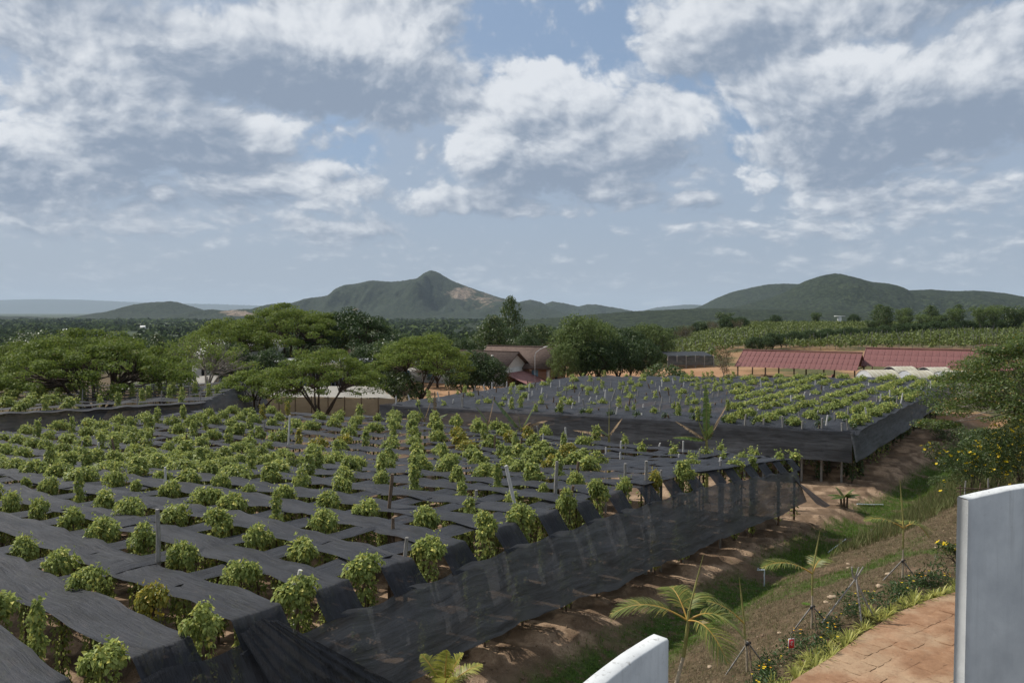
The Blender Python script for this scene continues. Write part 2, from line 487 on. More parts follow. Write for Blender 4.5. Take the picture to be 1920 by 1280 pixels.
def build_ground():
    rr = np.concatenate([np.geomspace(3, 9, 10)[:-1], np.geomspace(9, 95, 330)[:-1], np.geomspace(95, 1200, 120)[:-1], np.geomspace(1200, 60000, 60)])
    aa = np.concatenate([np.linspace(-180, -42, 30)[:-1], np.linspace(-42, 42, 520)[:-1], np.linspace(42, 180, 30)[:-1]])
    a = np.radians(aa); na, nr = len(a), len(rr)
    X = rr[:, None] * np.sin(a)[None]; Y = rr[:, None] * np.cos(a)[None]
    Z = ground_z(X, Y)
    V = np.stack([X, Y, Z], -1).reshape(-1, 3)
    c0 = len(V); V = np.vstack([V, [[0, 0, 1.9]]])
    i = np.arange(nr - 1)[:, None] * na; j = np.arange(na)[None]; k = (j + 1) % na
    Q = np.stack([i + j, i + k, i + na + k, i + na + j], -1).reshape(-1, 4)[:, ::-1]
    T = np.stack([np.full(na, c0), (np.arange(na) + 1) % na, np.arange(na)], -1)[:, ::-1]
    Xf, Yf = V[:, 0], V[:, 1]
    t, s_ = ts(Xf, Yf); r = np.hypot(Xf, Yf)
    n1 = fbm(Xf * .35, Yf * .35, 4, 21); n2 = fbm(Xf * .12, Yf * .12, 3, 31); n3 = fbm(Xf * 1.3, Yf * 1.3, 3, 41)
    green = smooth(1.2, 2.2, s_) * (1 - smooth(3.4, 5.2, s_)) * smooth(.34, .52, n1 + .1)          # ditch grass
    green = np.maximum(green, smooth(.56, .66, n1) * smooth(4, 6, s_) * (1 - smooth(9, 9.6, s_)) * .75)
    green = np.maximum(green, smooth(46, 60, Yf) * smooth(2.2, 3.2, s_) * (1 - smooth(5.5, 7.5, s_)))
    green = np.maximum(green, .9 * smooth(33, 40, Yf) * (1 - smooth(48, 54, Yf)) * smooth(.9, 1.8, s_) * smooth(.40, .52, n1 + .1) * (1 - smooth(4, 5.5, s_)))
    dry = smooth(3.0, 4.4, s_ + n1 * 1.5) * smooth(.30, .5, n3 * .5 + n1 * .5 + .12)
    soil = np.ones_like(Xf)
    sand = smooth(.52, .64, n3) * (1 - smooth(1.2, 2.4, s_)) * (s_ > -30)                          # pale dug earth
    sand = np.maximum(sand, smooth(.60, .68, n1 * .6 + n3 * .4) * smooth(8, 10, s_) * .9)
    far = smooth(150, 330, r)
    wr = smooth(.10, .30, Xf / np.maximum(np.abs(Yf), 1))
    yard = smooth(-.16, -.08, Xf / np.maximum(np.abs(Yf), 1)) * smooth(98, 104, r) * (1 - smooth(215, 260, r)) * (s_ < 12)
    me = mesh('ground', V, [Q, T], [M_GROUND], True, None,
              dict(green=green * (1 - yard), dry=np.maximum(dry, (1 - smooth(-.16, -.08, Xf / np.maximum(np.abs(Yf), 1))) * smooth(85, 95, r)) * (1 - yard), sand=sand, far=far, yard=yard))
    o = obj('ground', me); tag(o, kind='structure')
    return o

def mat_ground():
    t = MT('ground'); p = t.world()
    n = t.noise(p, 1.1, 6, .62); nf = t.noise(p, 9., 5, .65); nff = t.noise(p, 42., 3, .6)
    soil = t.ramp(n, [(.25, (.095, .060, .038)), (.5, (.165, .112, .071)), (.75, (.26, .18, .118))])
    sandc = t.ramp(nf, [(.3, (.25, .165, .105)), (.7, (.44, .32, .215))])
    c = t.mix(t.attr('sand'), soil, sandc)
    dryc = t.ramp(t.noise(p, 5., 6, .7), [(.30, (.050, .038, .022)), (.5, (.100, .075, .042)), (.70, (.185, .142, .083))])
    c = t.mix(t.math('MULTIPLY', t.attr('dry'), t.rng(nf, .30, .50)), c, dryc)
    grc = t.ramp(nf, [(.30, (.025, .045, .010)), (.5, (.055, .10, .018)), (.70, (.10, .165, .032))])
    c = t.mix(t.math('MULTIPLY', t.attr('green'), t.rng(t.noise(p, 2.5, 5, .65), .36, .52)), c, grc)
    yc = t.ramp(t.noise(p, .12, 5, .6), [(.3, (.30, .165, .085)), (.7, (.42, .26, .15))])
    ygr = t.ramp(t.noise(p, .8, 4, .6), [(.3, (.07, .075, .03)), (.7, (.13, .12, .05))])
    yc = t.mix(t.rng(t.noise(p, .045, 3, .5), .50, .58), yc, ygr)
    c = t.mix(t.attr('yard'), c, yc)
    fn = t.noise(p, .004, 8, .62)
    fc = t.ramp(fn, [(.30, (.022, .034, .015)), (.50, (.036, .052, .022)), (.62, (.062, .078, .034)), (.74, (.15, .12, .075))])
    c = t.mix(t.attr('far'), c, fc)
    c = t.mix(.35, c, t.mix(1.0, c, t.ramp(nff, [(.3, (.35, .35, .35)), (.7, (1.0, 1.0, 1.0))]), 'MULTIPLY'))
    h = t.math('ADD', t.math('MULTIPLY', nf, .7), t.math('MULTIPLY', nff, .3))
    return t.surf(t.pbr(c, .95, t.bump(h, .8, .12), .15))
M_GROUND = mat_ground()
build_ground()

# ------------------------------------------------------------------ hills
def mat_hill(name, bare=.62, rock=(.17, .13, .095), seed=0., bs=.011):
    t = MT(name); p = t.world((1, 1, 1.6))
    mp = t.n('ShaderNodeMapping'); mp.inputs['Location'].default_value = (seed, seed * 2, 0); t.l(p, mp.inputs[0]); p = mp.outputs[0]
    n1 = t.noise(p, bs, 7, .6, .4); n2 = t.noise(p, .045, 5, .65); n3 = t.noise(p, .012, 5, .6)
    n4 = t.noise(p, .11, 3, .6)
    n2 = t.math('ADD', t.math('MULTIPLY', n2, .55), t.math('MULTIPLY', n4, .45))
    f = t.ramp(n2, [(.40, (.005, .009, .006)), (.5, (.017, .026, .014)), (.60, (.046, .060, .030))])
    f = t.mix(t.rng(n3, .45, .7, 0, .6), f, (.028, .040, .020))
    b = t.ramp(n2, [(.3, rock), (.7, tuple(x * 1.6 for x in rock))])
    msk = t.math('MULTIPLY', t.rng(t.math('ADD', t.math('MULTIPLY', n1, .6), t.attr('bare')), bare, bare + .12), t.rng(n2, .40, .50))
    c = t.mix(msk, f, b)
    return t.surf(t.pbr(c, .95, t.bump(t.math('ADD', n2, n3), .9, 14.), .1))

def hill(name, prof, D, depth, mat, seed, label, back=1.0, gully=.25, base=-32, bare=None, n=(640, 100), rough=1.0):
    """prof: (px, py) along the skyline. The crest runs at distance D; the slopes fall away on both sides of it over `depth` metres."""
    prof = np.array(prof, float)
    px = np.linspace(prof[0, 0], prof[-1, 0], n[0]); py = np.interp(px, prof[:, 0], prof[:, 1])
    k = np.hanning(7); k /= k.sum(); py = np.convolve(np.pad(py, 3, mode='edge'), k, 'valid')
    Yc = D * (1 + .03 * (fbm(px * .006, px * 0 + seed, 2, seed) - .5))
    X = (px - 960) / F * Yc; H = CAM_Z + (585 - py) / F * Yc
    w = np.linspace(-1, back, n[1])
    WX = X[None, :] + 0 * w[:, None]; WY = Yc[None] + w[:, None] * depth
    fall = np.where(w < 0, 1 - smooth(0, 1, -w) ** .85, 1 - smooth(0, 1, w / back))[:, None]
    ridges = fbm(WX / depth * 6, WY / depth * 2.0, 4, seed + 50)
    Hm = (H - base)[None]
    edge = 1 - np.abs(fall * 2 - 1)
    Z = base + Hm * np.clip(fall + gully * (ridges - .5) * edge * 2.4, 0, 1)
    px_m = D / F
    Z = Z + rough * px_m * 2.4 * (fbm(WX / (px_m * 4), WY / (px_m * 4), 3, seed + 9) - .5) * np.clip(Hm * fall / (12 * px_m), 0, 1)
    V = np.stack([WX, WY, Z], -1).reshape(-1, 3)
    i = np.arange(n[1] - 1)[:, None] * n[0]; j = np.arange(n[0] - 1)[None]
    Q = np.stack([i + j, i + j + 1, i + n[0] + j + 1, i + n[0] + j], -1).reshape(-1, 4)
    b = np.zeros(len(V)) if bare is None else bare(*to_px(V))
    o = obj(name, mesh(name, V, Q, [mat], True, None, {'bare': b})); tag(o, label, kind='structure')
    return o

M_HILL = mat_hill('forested_hill', .62)
M_HILL_G = mat_hill('green_hill', .60, (.11, .10, .06), 300., .014)
def spot(px, py, cx, cy, rx, ry, a=.4): return a * np.clip(1 - ((px - cx) / rx) ** 2 - ((py - cy) / ry) ** 2, 0, 1)

hill('hill', [(-700, 560), (-300, 564), (0, 563), (60, 561), (150, 562), (260, 567), (420, 571), (520, 574), (640, 590)], 32000, 3500, M_HILL, 3, 'pale blue far ridge low on the horizon', gully=.1)
hill('hill', [(1180, 590), (1235, 576), (1290, 571), (1330, 573), (1400, 578), (1480, 590)], 19000, 2600, M_HILL, 4, 'faint far rise between the two hills', gully=.1)
hill('hill', [(-160, 600), (-100, 592), (-60, 588), (0, 594), (36, 593), (66, 600), (90, 604)], 5200, 500, M_HILL, 5, 'low dark wooded knoll at the edge of the plain', gully=.2)
hill('hill', [(60, 606), (90, 600), (150, 597), (200, 602), (230, 606)], 4600, 400, M_HILL, 6, 'second low wooded knoll on the plain', gully=.2)
hill('hill', [(140, 605), (190, 595), (232, 580), (262, 570), (285, 567), (322, 565), (340, 572), (362, 581), (392, 590), (430, 602)], 5600, 900, M_HILL, 7,
     'small round hill with a flat wooded top', bare=lambda x, y: spot(x, y, 315, 594, 70, 6, .30))
hill('hill', [(340, 604), (365, 584), (395, 580), (420, 583), (450, 580), (480, 579), (505, 584), (540, 590), (600, 603)], 5000, 600, M_HILL, 8,
     'low hill with pale quarried slopes', bare=lambda x, y: spot(x, y, 440, 586, 45, 9, .50) + spot(x, y, 480, 590, 60, 5, .35))
hill('hill', [(440, 603), (480, 583), (520, 574), (540, 568), (570, 570), (610, 556), (635, 550), (660, 535), (700, 526), (735, 529), (762, 526), (785, 522), (798, 511), (809, 507), (822, 511), (845, 525),
              (870, 535), (900, 546), (930, 556), (960, 564), (985, 569), (1000, 572), (1015, 577), (1040, 582), (1080, 592), (1150, 603)], 6400, 1500, M_HILL, 11,
     'broad mountain with a pointed peak and bare brown flank', gully=.50,
     bare=lambda x, y: spot(x, y, 905, 562, 100, 30, .36) + spot(x, y, 860, 545, 40, 18, .30) + spot(x, y, 675, 580, 40, 7, .34) + spot(x, y, 800, 524, 14, 10, .1) + spot(x, y, 620, 596, 230, 4, .34))
hill('hill', [(930, 604), (975, 566), (995, 562), (1012, 566), (1030, 574), (1060, 588), (1080, 603)], 7200, 500, M_HILL, 12, 'hillock with bare earth at the foot of the mountain',
     bare=lambda x, y: spot(x, y, 985, 578, 30, 9, .35))
hill('hill', [(1000, 604), (1022, 570), (1035, 565), (1060, 569), (1085, 575), (1100, 571), (1120, 571), (1140, 575), (1165, 579), (1230, 592), (1260, 604)], 8200, 700, M_HILL, 13, 'pair of low blue-green hills right of the mountain', gully=.3)
hill('hill', [(1240, 604), (1300, 584), (1330, 570), (1350, 558), (1375, 547), (1410, 539), (1440, 533), (1470, 532), (1500, 533), (1530, 540), (1600, 555), (1700, 590)], 5600, 1100, M_HILL_G, 15,
     'pale green ridge behind the dark hill', gully=.3, bare=lambda x, y: spot(x, y, 1420, 560, 35, 10, .22))
hill('hill', [(1300, 604), (1330, 586), (1400, 572), (1440, 562), (1470, 552), (1500, 536), (1520, 524), (1545, 516), (1565, 513), (1590, 519), (1620, 528), (1650, 532), (1670, 541), (1690, 545), (1740, 543), (1780, 546),
              (1830, 545), (1870, 549), (1900, 556), (1940, 563), (2000, 575), (2100, 590), (2300, 600)], 3600, 1000, M_HILL, 17, 'dark wooded hill with a scar of bare rock', gully=.50,
     bare=lambda x, y: spot(x, y, 1590, 566, 45, 8, .22) + spot(x, y, 1610, 576, 30, 6, .28) + spot(x, y, 1660, 560, 30, 5, .1))
hill('hill', [(880, 606), (1000, 600), (1120, 589), (1200, 583), (1280, 580), (1340, 578), (1400, 580), (1500, 582), (1600, 586), (1800, 590), (2000, 594), (2300, 600)], 2300, 900, M_HILL_G, 19, 'gentle rise planted with rubber trees', gully=.12,
     bare=lambda x, y: -0.2 + 0 * x, rough=1.4)

def build_haze():
    b = MB(); b.box((-33000, -500, -60), (33000, 37000, 700))
    t = MT('haze'); v = t.n('ShaderNodeVolumePrincipled')
    v.inputs['Color'].default_value = (.70, .85, 1.0, 1)
    v.inputs['Density'].default_value = 2.8e-5
    v.inputs['Anisotropy'].default_value = 0.0
    t.l(v.outputs[0], t.out.inputs['Volume'])
    o = obj('haze', b.mesh('haze', [t.m])); tag(o, kind='stuff')
build_haze()
# ------------------------------------------------------------------ foliage building
def rot_frames(nrm, roll):
    """orthonormal frames whose third axis is nrm"""
    n = nrm / (np.linalg.norm(nrm, axis=1)[:, None] + 1e-9)
    r = rng.normal(size=n.shape); u = np.cross(n, r); u /= np.linalg.norm(u, axis=1)[:, None] + 1e-9
    return u, np.cross(n, u), n

def leaf_cards(C, axis, nrm, L, W, fold=.25, droop=.2):
    """pointed leaves of two folded quads. C base points, axis = direction of the midrib, nrm = face normal"""
    n = len(C)
    ax = axis / (np.linalg.norm(axis, axis=1)[:, None] + 1e-9)
    nn = nrm - (nrm * ax).sum(1)[:, None] * ax; nn /= np.linalg.norm(nn, axis=1)[:, None] + 1e-9
    sd = np.cross(nn, ax)
    L = L[:, None]; W = W[:, None]
    b = C; tip = C + ax * L - nn * L * droop
    l1 = C + ax * L * .28 + sd * W * .5 + nn * W * fold; l2 = C + ax * L * .66 + sd * W * .42 + nn * W * (fold * .6) - nn * L * droop * .35
    r1 = C + ax * L * .28 - sd * W * .5 + nn * W * fold; r2 = C + ax * L * .66 - sd * W * .42 + nn * W * (fold * .6) - nn * L * droop * .35
    V = np.stack([b, l1, l2, tip, r2, r1], 1).reshape(-1, 3)
    i = np.arange(n)[:, None] * 6
    Q = np.concatenate([i + np.array([[0, 1, 2, 3]]), i + np.array([[0, 3, 4, 5]])], 0)
    return V, Q

def quad_cards(C, nrm, size, aspect=.6):
    u, v, n = rot_frames(nrm, 0)
    s = size[:, None]
    V = np.stack([C - u * s, C + v * s * aspect, C + u * s, C - v * s * aspect], 1).reshape(-1, 3)
    return V, np.arange(len(C) * 4).reshape(-1, 4)

def rdir(n, up=0.0):
    d = rng.normal(size=(n, 3)); d[:, 2] += up
    return d / np.linalg.norm(d, axis=1)[:, None]

# ------------------------------------------------------------------ pepper vines
M_VINE = leafy('pepper_leaf', (.085, .130, .028), (.38, .43, .13), (.56, .52, .12), .10, .5, .32, .35, .2, (.07, .11, .03))
M_VINE_Y = leafy('yellowing_leaf', (.12, .15, .028), (.34, .32, .06), (.45, .33, .05), .2, .45, .28, .15)
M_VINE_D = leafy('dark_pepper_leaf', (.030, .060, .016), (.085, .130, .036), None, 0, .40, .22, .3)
def mat_wood(name, a, b):
    t = MT(name); v = t.coord('Object', (8, 8, 1.2))
    c = t.mix(t.rng(t.noise(v, 3, 6, .65), .3, .7), a, b)
    return t.surf(t.pbr(c, .85, t.bump(t.noise(v, 9, 4, .6), .7, .01), .2))
M_POST = mat_wood('weathered_grey_wood', (.13, .12, .105), (.34, .33, .31))
M_POST_B = mat_wood('brown_wood', (.075, .050, .032), (.19, .14, .10))
M_POST_W = mat_wood('pale_bleached_wood', (.38, .37, .35), (.60, .59, .56))

NETH = 3.4   # vine prototypes: the net passes at this height

def vine_mesh(kind, seed, n_top, n_low, leaf=.125):
    """kind: (radius above the net, top above the net, radius below, head shape)"""
    global rng
    keep = rng; rng = np.random.default_rng(seed)
    ra, ht, rb, dome = kind
    # head: a heap of uneven lobes round the pole; leaves hang like shingles, outward and down
    n = n_top
    nl = 9
    ang = rng.uniform(0, 6.28, nl); q = rng.uniform(.12, .78, nl) ** .8
    zc = rng.uniform(-.15, .80, nl) * ht * (1.08 - q)
    lc = np.stack([np.cos(ang) * q * ra, np.sin(ang) * q * ra, zc], 1)
    lr = ra * rng.uniform(.28, .55, nl); lc[0] = (0, 0, ht * .55); lr[0] = ra * .5
    w = rng.integers(0, nl, n); d = rdir(n, .3)
    C = lc[w] + d * (lr[w] * rng.uniform(.55, 1.08, n) ** .7)[:, None] * np.array([1, 1, .85])
    C[:, 2] = np.maximum(C[:, 2], -.35) + NETH + .06
    d = d + (lc[w] / ra) * .6
    if not dome:      # slender climbing spike
        zz = rng.uniform(-.3, 1, n); a = rng.uniform(0, 2 * np.pi, n)
        rr = ra * (1.0 - .55 * np.clip(zz, 0, 1) ** 1.6) * (1 + .3 * np.sin(zz * 9 + seed) + .15 * np.sin(a * 3 + seed)) * rng.uniform(.45, 1.08, n)
        C = np.stack([np.cos(a) * rr, np.sin(a) * rr, NETH + zz * ht], 1)
        d = np.stack([np.cos(a), np.sin(a), .25 + .3 * zz], 1)
    # the column below the net
    m = n_low
    a = rng.uniform(0, 2 * np.pi, m); zz = rng.uniform(.25, NETH - .05, m)
    rr = rb * (.8 + .25 * np.sin(zz * 3 + a * 2 + seed)) * rng.uniform(.55, 1.1, m)
    C2 = np.stack([np.cos(a) * rr, np.sin(a) * rr, zz], 1); d2 = np.stack([np.cos(a), np.sin(a), np.full(m, .2)], 1)
    C = np.vstack([C, C2]); d = np.vstack([d, d2])
    k = len(C)
    out = d / np.linalg.norm(d, axis=1)[:, None]
    ax = out * .55 + rng.normal(size=(k, 3)) * .5; ax[:, 2] -= .75
    nr = out + rng.normal(size=(k, 3)) * .45; nr[:, 2] += .5
    L = leaf * rng.uniform(.65, 1.25, k)
    V, Q = leaf_cards(C, ax, nr, L, L * rng.uniform(.5, .68, k), .22, .18)
    # a few shoots that reach past the outline
    ns = 11 if dome else 6
    for q in range(ns):
        b = C[rng.integers(0, n)].copy(); dirv = rdir(1, 1.2)[0]; ln = rng.uniform(.12, .42)
        kk = 5; P = b + dirv * np.linspace(0, ln, kk)[:, None] + rng.normal(size=(kk, 3)) * .015
        v2, q2 = leaf_cards(P, rdir(kk, -.2), rdir(kk, 1.), np.full(kk, leaf * .8), np.full(kk, leaf * .45))
        Q = np.vstack([Q, q2 + len(V)]); V = np.vstack([V, v2])
    rng = keep
    return V, Q

VINE_KINDS = {
    'dome': ("rounded bushy", (.50, .40, .30, True)),
    'wide': ("broad low spreading", (.60, .28, .28, True)),
    'tall': ("tall full", (.46, .70, .32, True)),
    'spike': ("slender upright", (.21, .85, .24, False)),
    'low': ("small low", (.30, .18, .24, True)),
    'tuft': ("thin wispy", (.19, .40, .18, False)),
}
VINE_PROTO = {}
def build_vine_protos():
    for kname, (words_, k) in VINE_KINDS.items():
        for lod, (nt, nl, leaf) in {'near': (820, 620, .125), 'mid': (430, 90, .155)}.items():
            for var in range(3 if lod == 'near' else 3):
                f = {'dome': 1, 'wide': 1.05, 'tall': 1.45, 'spike': .55, 'low': .45, 'tuft': .25}[kname]
                V, Q = vine_mesh(k, 100 * var + hash_(kname), int(nt * f), nl, leaf)
                VINE_PROTO[kname, lod, var] = mesh('foliage', V, Q, [M_VINE])
                if kname in ('spike', 'tall', 'dome'):
                    me = VINE_PROTO[kname, lod, var].copy(); me.materials.clear(); me.materials.append(M_VINE_Y)
                    VINE_PROTO[kname + '_y', lod, var] = me
def hash_(s_): return sum((i + 1) * ord(c) for i, c in enumerate(s_)) % 97
build_vine_protos()
mb = MB(); mb.tube([(0, 0, -.3), (.01, .0, 1.5), (0, .01, NETH + .15)], [.055, .05, .045], 6); POLE_ME = mb.mesh('support_pole', [M_POST_B])

N_VINES = 0
def place_vine(x, y, kname, lod, label, group, yellow=False, top=None, parts=True, rz=None, sxy=1.0, sz=None):
    """a pepper vine climbing its pole"""
    g_ = gz(x, y); nz = float(net_z(y)) if top is None else top
    s_ = (nz - g_) / NETH if sz is None else sz
    o = empty('pepper_vine', (x, y, g_), random.uniform(0, 6.28) if rz is None else rz, label, 'pepper vine', group)
    o.scale = (sxy, sxy, s_)
    me = VINE_PROTO[kname + ('_y' if yellow else ''), lod, random.randrange(3)]
    obj('foliage', me, o)
    if parts: obj('pole', POLE_ME, o)
    return o

# ------------------------------------------------------------------ trees
M_RAIN = leafy('rain_tree_leaf', (.062, .098, .018), (.18, .235, .045), (.20, .18, .04), .05, .6, .32, .25, .12, (.03, .05, .012))
M_RAIN_D = leafy('dark_rain_tree_leaf', (.018, .040, .010), (.050, .088, .018), None, 0, .5, .2, .2, .25)
M_MANGO = leafy('mango_leaf', (.018, .038, .011), (.060, .098, .028), (.10, .14, .04), .08, .55, .2, .25, .2)
M_PALE = leafy('pale_green_leaf', (.055, .090, .026), (.150, .195, .062), None, 0, .6, .3, .25, .15)
M_MID = leafy('mid_green_leaf', (.030, .058, .014), (.092, .135, .034), (.16, .17, .05), .08, .45, .22, .35, .3)
M_DRY = leafy('dry_brown_leaf', (.085, .062, .034), (.17, .13, .072), (.06, .08, .025), .3, .7, .2, .3, .15)
M_BARK = mat_wood('brown_bark', (.040, .028, .020), (.105, .078, .058))
M_BARK_P = mat_wood('pale_bark', (.14, .12, .10), (.30, .27, .24))

def tree_data(seed, height, rx, shape='round', n_clump=40, per=90, leaf=.22, trunk_h=.35, trunk_r=.03, clump=.22, flat=.7, fork=5, bare=0.0, aspect=.55):
    """Trunk with limbs that run to leaf clumps; returns wood MB and leaf arrays, for a tree standing on z = 0"""
    global rng
    keep = rng; rng = np.random.default_rng(seed)
    wood = MB()
    H = height
    cc = []
    for i in range(n_clump):
        a = i * 2.39996 + rng.uniform(-.3, .3)
        if shape == 'umbrella':
            q = math.sqrt((i + .5) / n_clump); r_ = rx * q * rng.uniform(.92, 1.05)
            z = H * (1 - .08 - .38 * q ** 2.2) + (rng.uniform(-.07, .05) - (.14 * rng.random() if rng.random() < .35 else 0)) * H
        elif shape == 'column':
            f = (i + .5) / n_clump; r_ = rx * math.sin(math.pi * min(.98, .12 + .85 * f)) * rng.uniform(.35, 1.0); z = H * (trunk_h * .8 + (1 - trunk_h * .8) * f * .95)
        elif shape == 'vase':
            f = (i + .5) / n_clump; r_ = rx * (.25 + .8 * f) * rng.uniform(.3, 1.05); z = H * (trunk_h + (1 - trunk_h) * (f ** .8) * .92)
        else:
            f = (i + .5) / n_clump
            zz = 1 - 1.75 * f; r_ = rx * math.sqrt(max(.05, 1 - zz * zz)) * rng.uniform(.62, .98)
            z = H * (trunk_h + (1 - trunk_h) * .5) + zz * H * (1 - trunk_h) * .44
        z += rng.uniform(-.03, .03) * H
        cc.append((r_ * math.cos(a), r_ * math.sin(a), z))
    cc = np.array(cc)
    # limbs
    limbs = []
    th = H * trunk_h * .7; tr = H * trunk_r
    lean = rng.uniform(-.05, .05, 2) * H
    trunk_top = np.array([lean[0] * .4, lean[1] * .4, th])
    wood.tube([(0, 0, -.4), (lean[0] * .1, lean[1] * .1, th * .45), trunk_top], [tr * 1.35, tr * 1.0, tr * .85], 8, jit=.08)
    hubs = []
    for k in range(fork):
        a = k * 2 * math.pi / fork + rng.uniform(-.35, .35)
        near = cc[np.argsort(np.hypot(cc[:, 0] - rx * .55 * math.cos(a), cc[:, 1] - rx * .55 * math.sin(a)))[:max(2, n_clump // fork)]].mean(0)
        e = trunk_top + (near - trunk_top) * rng.uniform(.55, .7); e[2] -= .04 * H
        mid = trunk_top + (e - trunk_top) * .5 + np.array([0, 0, -.02 * H]) + rng.normal(size=3) * .02 * H
        wood.tube([trunk_top - np.array([0, 0, .12 * th]), mid, e], [tr * .62, tr * .42, tr * .28], 6, jit=.08)
        hubs.append(e)
    hubs = np.array(hubs)
    for c in cc:
        h = hubs[np.argmin(((hubs - c) ** 2).sum(1))]
        mid = (h + c) / 2 + rng.normal(size=3) * .03 * H
        wood.tube([h, mid, c], [tr * .24, tr * .14, tr * .05], 4, cap=False)
        if bare > 0:
            for q in range(3):
                e = c + rdir(1, .6)[0] * clump * H * .55
                wood.tube([mid, (mid + e) / 2 + rng.normal(size=3) * .01 * H, e], [tr * .09, tr * .06, tr * .025], 3, cap=False)
    CV, CN = [], []
    cs = clump * H * rng.uniform(.65, 1.25, n_clump)
    for c, r_ in zip(cc, cs):
        if rng.random() < bare: continue
        k = int(per * rng.uniform(.7, 1.3))
        d = rdir(k, .25)
        rad = r_ * rng.uniform(.25, 1, k) ** .45
        P = c + d * rad[:, None] * np.array([1, 1, flat])
        CV.append(P); CN.append(d * .8 + rdir(k, .9) * .8)
    if CV:
        P = np.vstack(CV); Nn = np.vstack(CN)
        V, Q = quad_cards(P, Nn, leaf * .5 * rng.uniform(.6, 1.3, len(P)), aspect)
    else: V, Q = np.zeros((0, 3)), np.zeros((0, 4), int)
    rng = keep
    return wood, V, Q

TREES = {}
def tree_proto(key, mat, bark, **kw):
    w, V, Q = tree_data(**kw)
    TREES[key] = (w.mesh('trunk', [bark], True), mesh('crown', V, Q, [mat]) if len(V) else None)

def place_tree(key, x, y, label, group=None, cat='tree', s=1.0, sz=None, rz=None, z=None, name='tree'):
    zz = gz(x, y) if z is None else z
    o = empty(name, (x, y, zz - .05), random.uniform(0, 6.28) if rz is None else rz, label, cat, group)
    o.scale = (s, s, sz or s)
    tr, cr = TREES[key]
    obj('trunk', tr, o)
    if cr: obj('crown', cr, o)
    return o
# ------------------------------------------------------------------ shade nets
def mat_net(name, open_=.10, base=(.020, .022, .027), sheen=.5, streak=(1, 14)):
    """knitted black shade cloth: fine threads that let part of the view and the light through, streaked and creased along its length (attribute a: across, b: along)"""
    t = MT(name)
    a, b = t.attr('across'), t.attr('along')
    cv = t.n('ShaderNodeCombineXYZ'); t.l(t.math('MULTIPLY', a, streak[1]), cv.inputs[0]); t.l(t.math('MULTIPLY', b, streak[0]), cv.inputs[1]); t.l(t.math('MULTIPLY', t.objrand(), 50.), cv.inputs[2])
    st = t.noise(cv.outputs[0], 1.0, 5, .65, .6)
    cv2 = t.n('ShaderNodeCombineXYZ'); t.l(t.math('MULTIPLY', a, 2.2), cv2.inputs[0]); t.l(t.math('MULTIPLY', b, .9), cv2.inputs[1]); t.l(t.math('MULTIPLY', t.objrand(), 31.), cv2.inputs[2])
    pat = t.noise(cv2.outputs[0], 1.0, 5, .6, .5)
    fine = t.noise(t.world(), 34., 3, .7)
    c = t.mix(t.rng(st, .32, .70), tuple(x * .62 for x in base), tuple(x * 1.7 for x in base))
    c = t.mix(t.rng(pat, .42, .72, 0, .6), c, tuple(x * 2.3 + .006 for x in base))
    c = t.mix(t.rng(t.noise(t.world(), 3.1, 6, .75), .60, .74, 0, .35), c, (.10, .09, .075))
    h = t.math('ADD', t.math('MULTIPLY', st, 1.0), t.math('MULTIPLY', pat, 1.2))
    h = t.math('ADD', h, t.math('MULTIPLY', fine, .25))
    p = t.pbr(c, .62, t.bump(h, .75, .05), sheen)
    if open_ > .1:
        tl = t.n('ShaderNodeBsdfTranslucent'); t.l(t.mix(.5, c, (.12, .12, .125)), tl.inputs[0]); m2 = t.n('ShaderNodeMixShader'); m2.inputs[0].default_value = .22
        t.l(p, m2.inputs[1]); t.l(tl.outputs[0], m2.inputs[2]); p = m2.outputs[0]
    tr = t.n('ShaderNodeBsdfTransparent'); tr.inputs[0].default_value = (1, 1, 1, 1)
    o = t.math('ADD', t.rng(st, .35, .7, open_ * 1.25, open_ * .75), t.rng(pat, .35, .75, -.25 * open_, .35 * open_), True)
    ms = t.n('ShaderNodeMixShader'); t.l(o, ms.inputs[0]); t.l(p, ms.inputs[1]); t.l(tr.outputs[0], ms.inputs[2])
    return t.surf(ms.outputs[0])
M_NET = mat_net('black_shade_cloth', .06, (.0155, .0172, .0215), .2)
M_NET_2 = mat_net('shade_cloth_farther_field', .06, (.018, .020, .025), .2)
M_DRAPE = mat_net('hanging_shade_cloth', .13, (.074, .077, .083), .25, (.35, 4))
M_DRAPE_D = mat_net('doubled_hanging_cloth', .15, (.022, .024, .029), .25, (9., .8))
M_DRAPE_F = mat_net('far_hanging_cloth', .13, (.062, .065, .071), .25, (.5, 6))

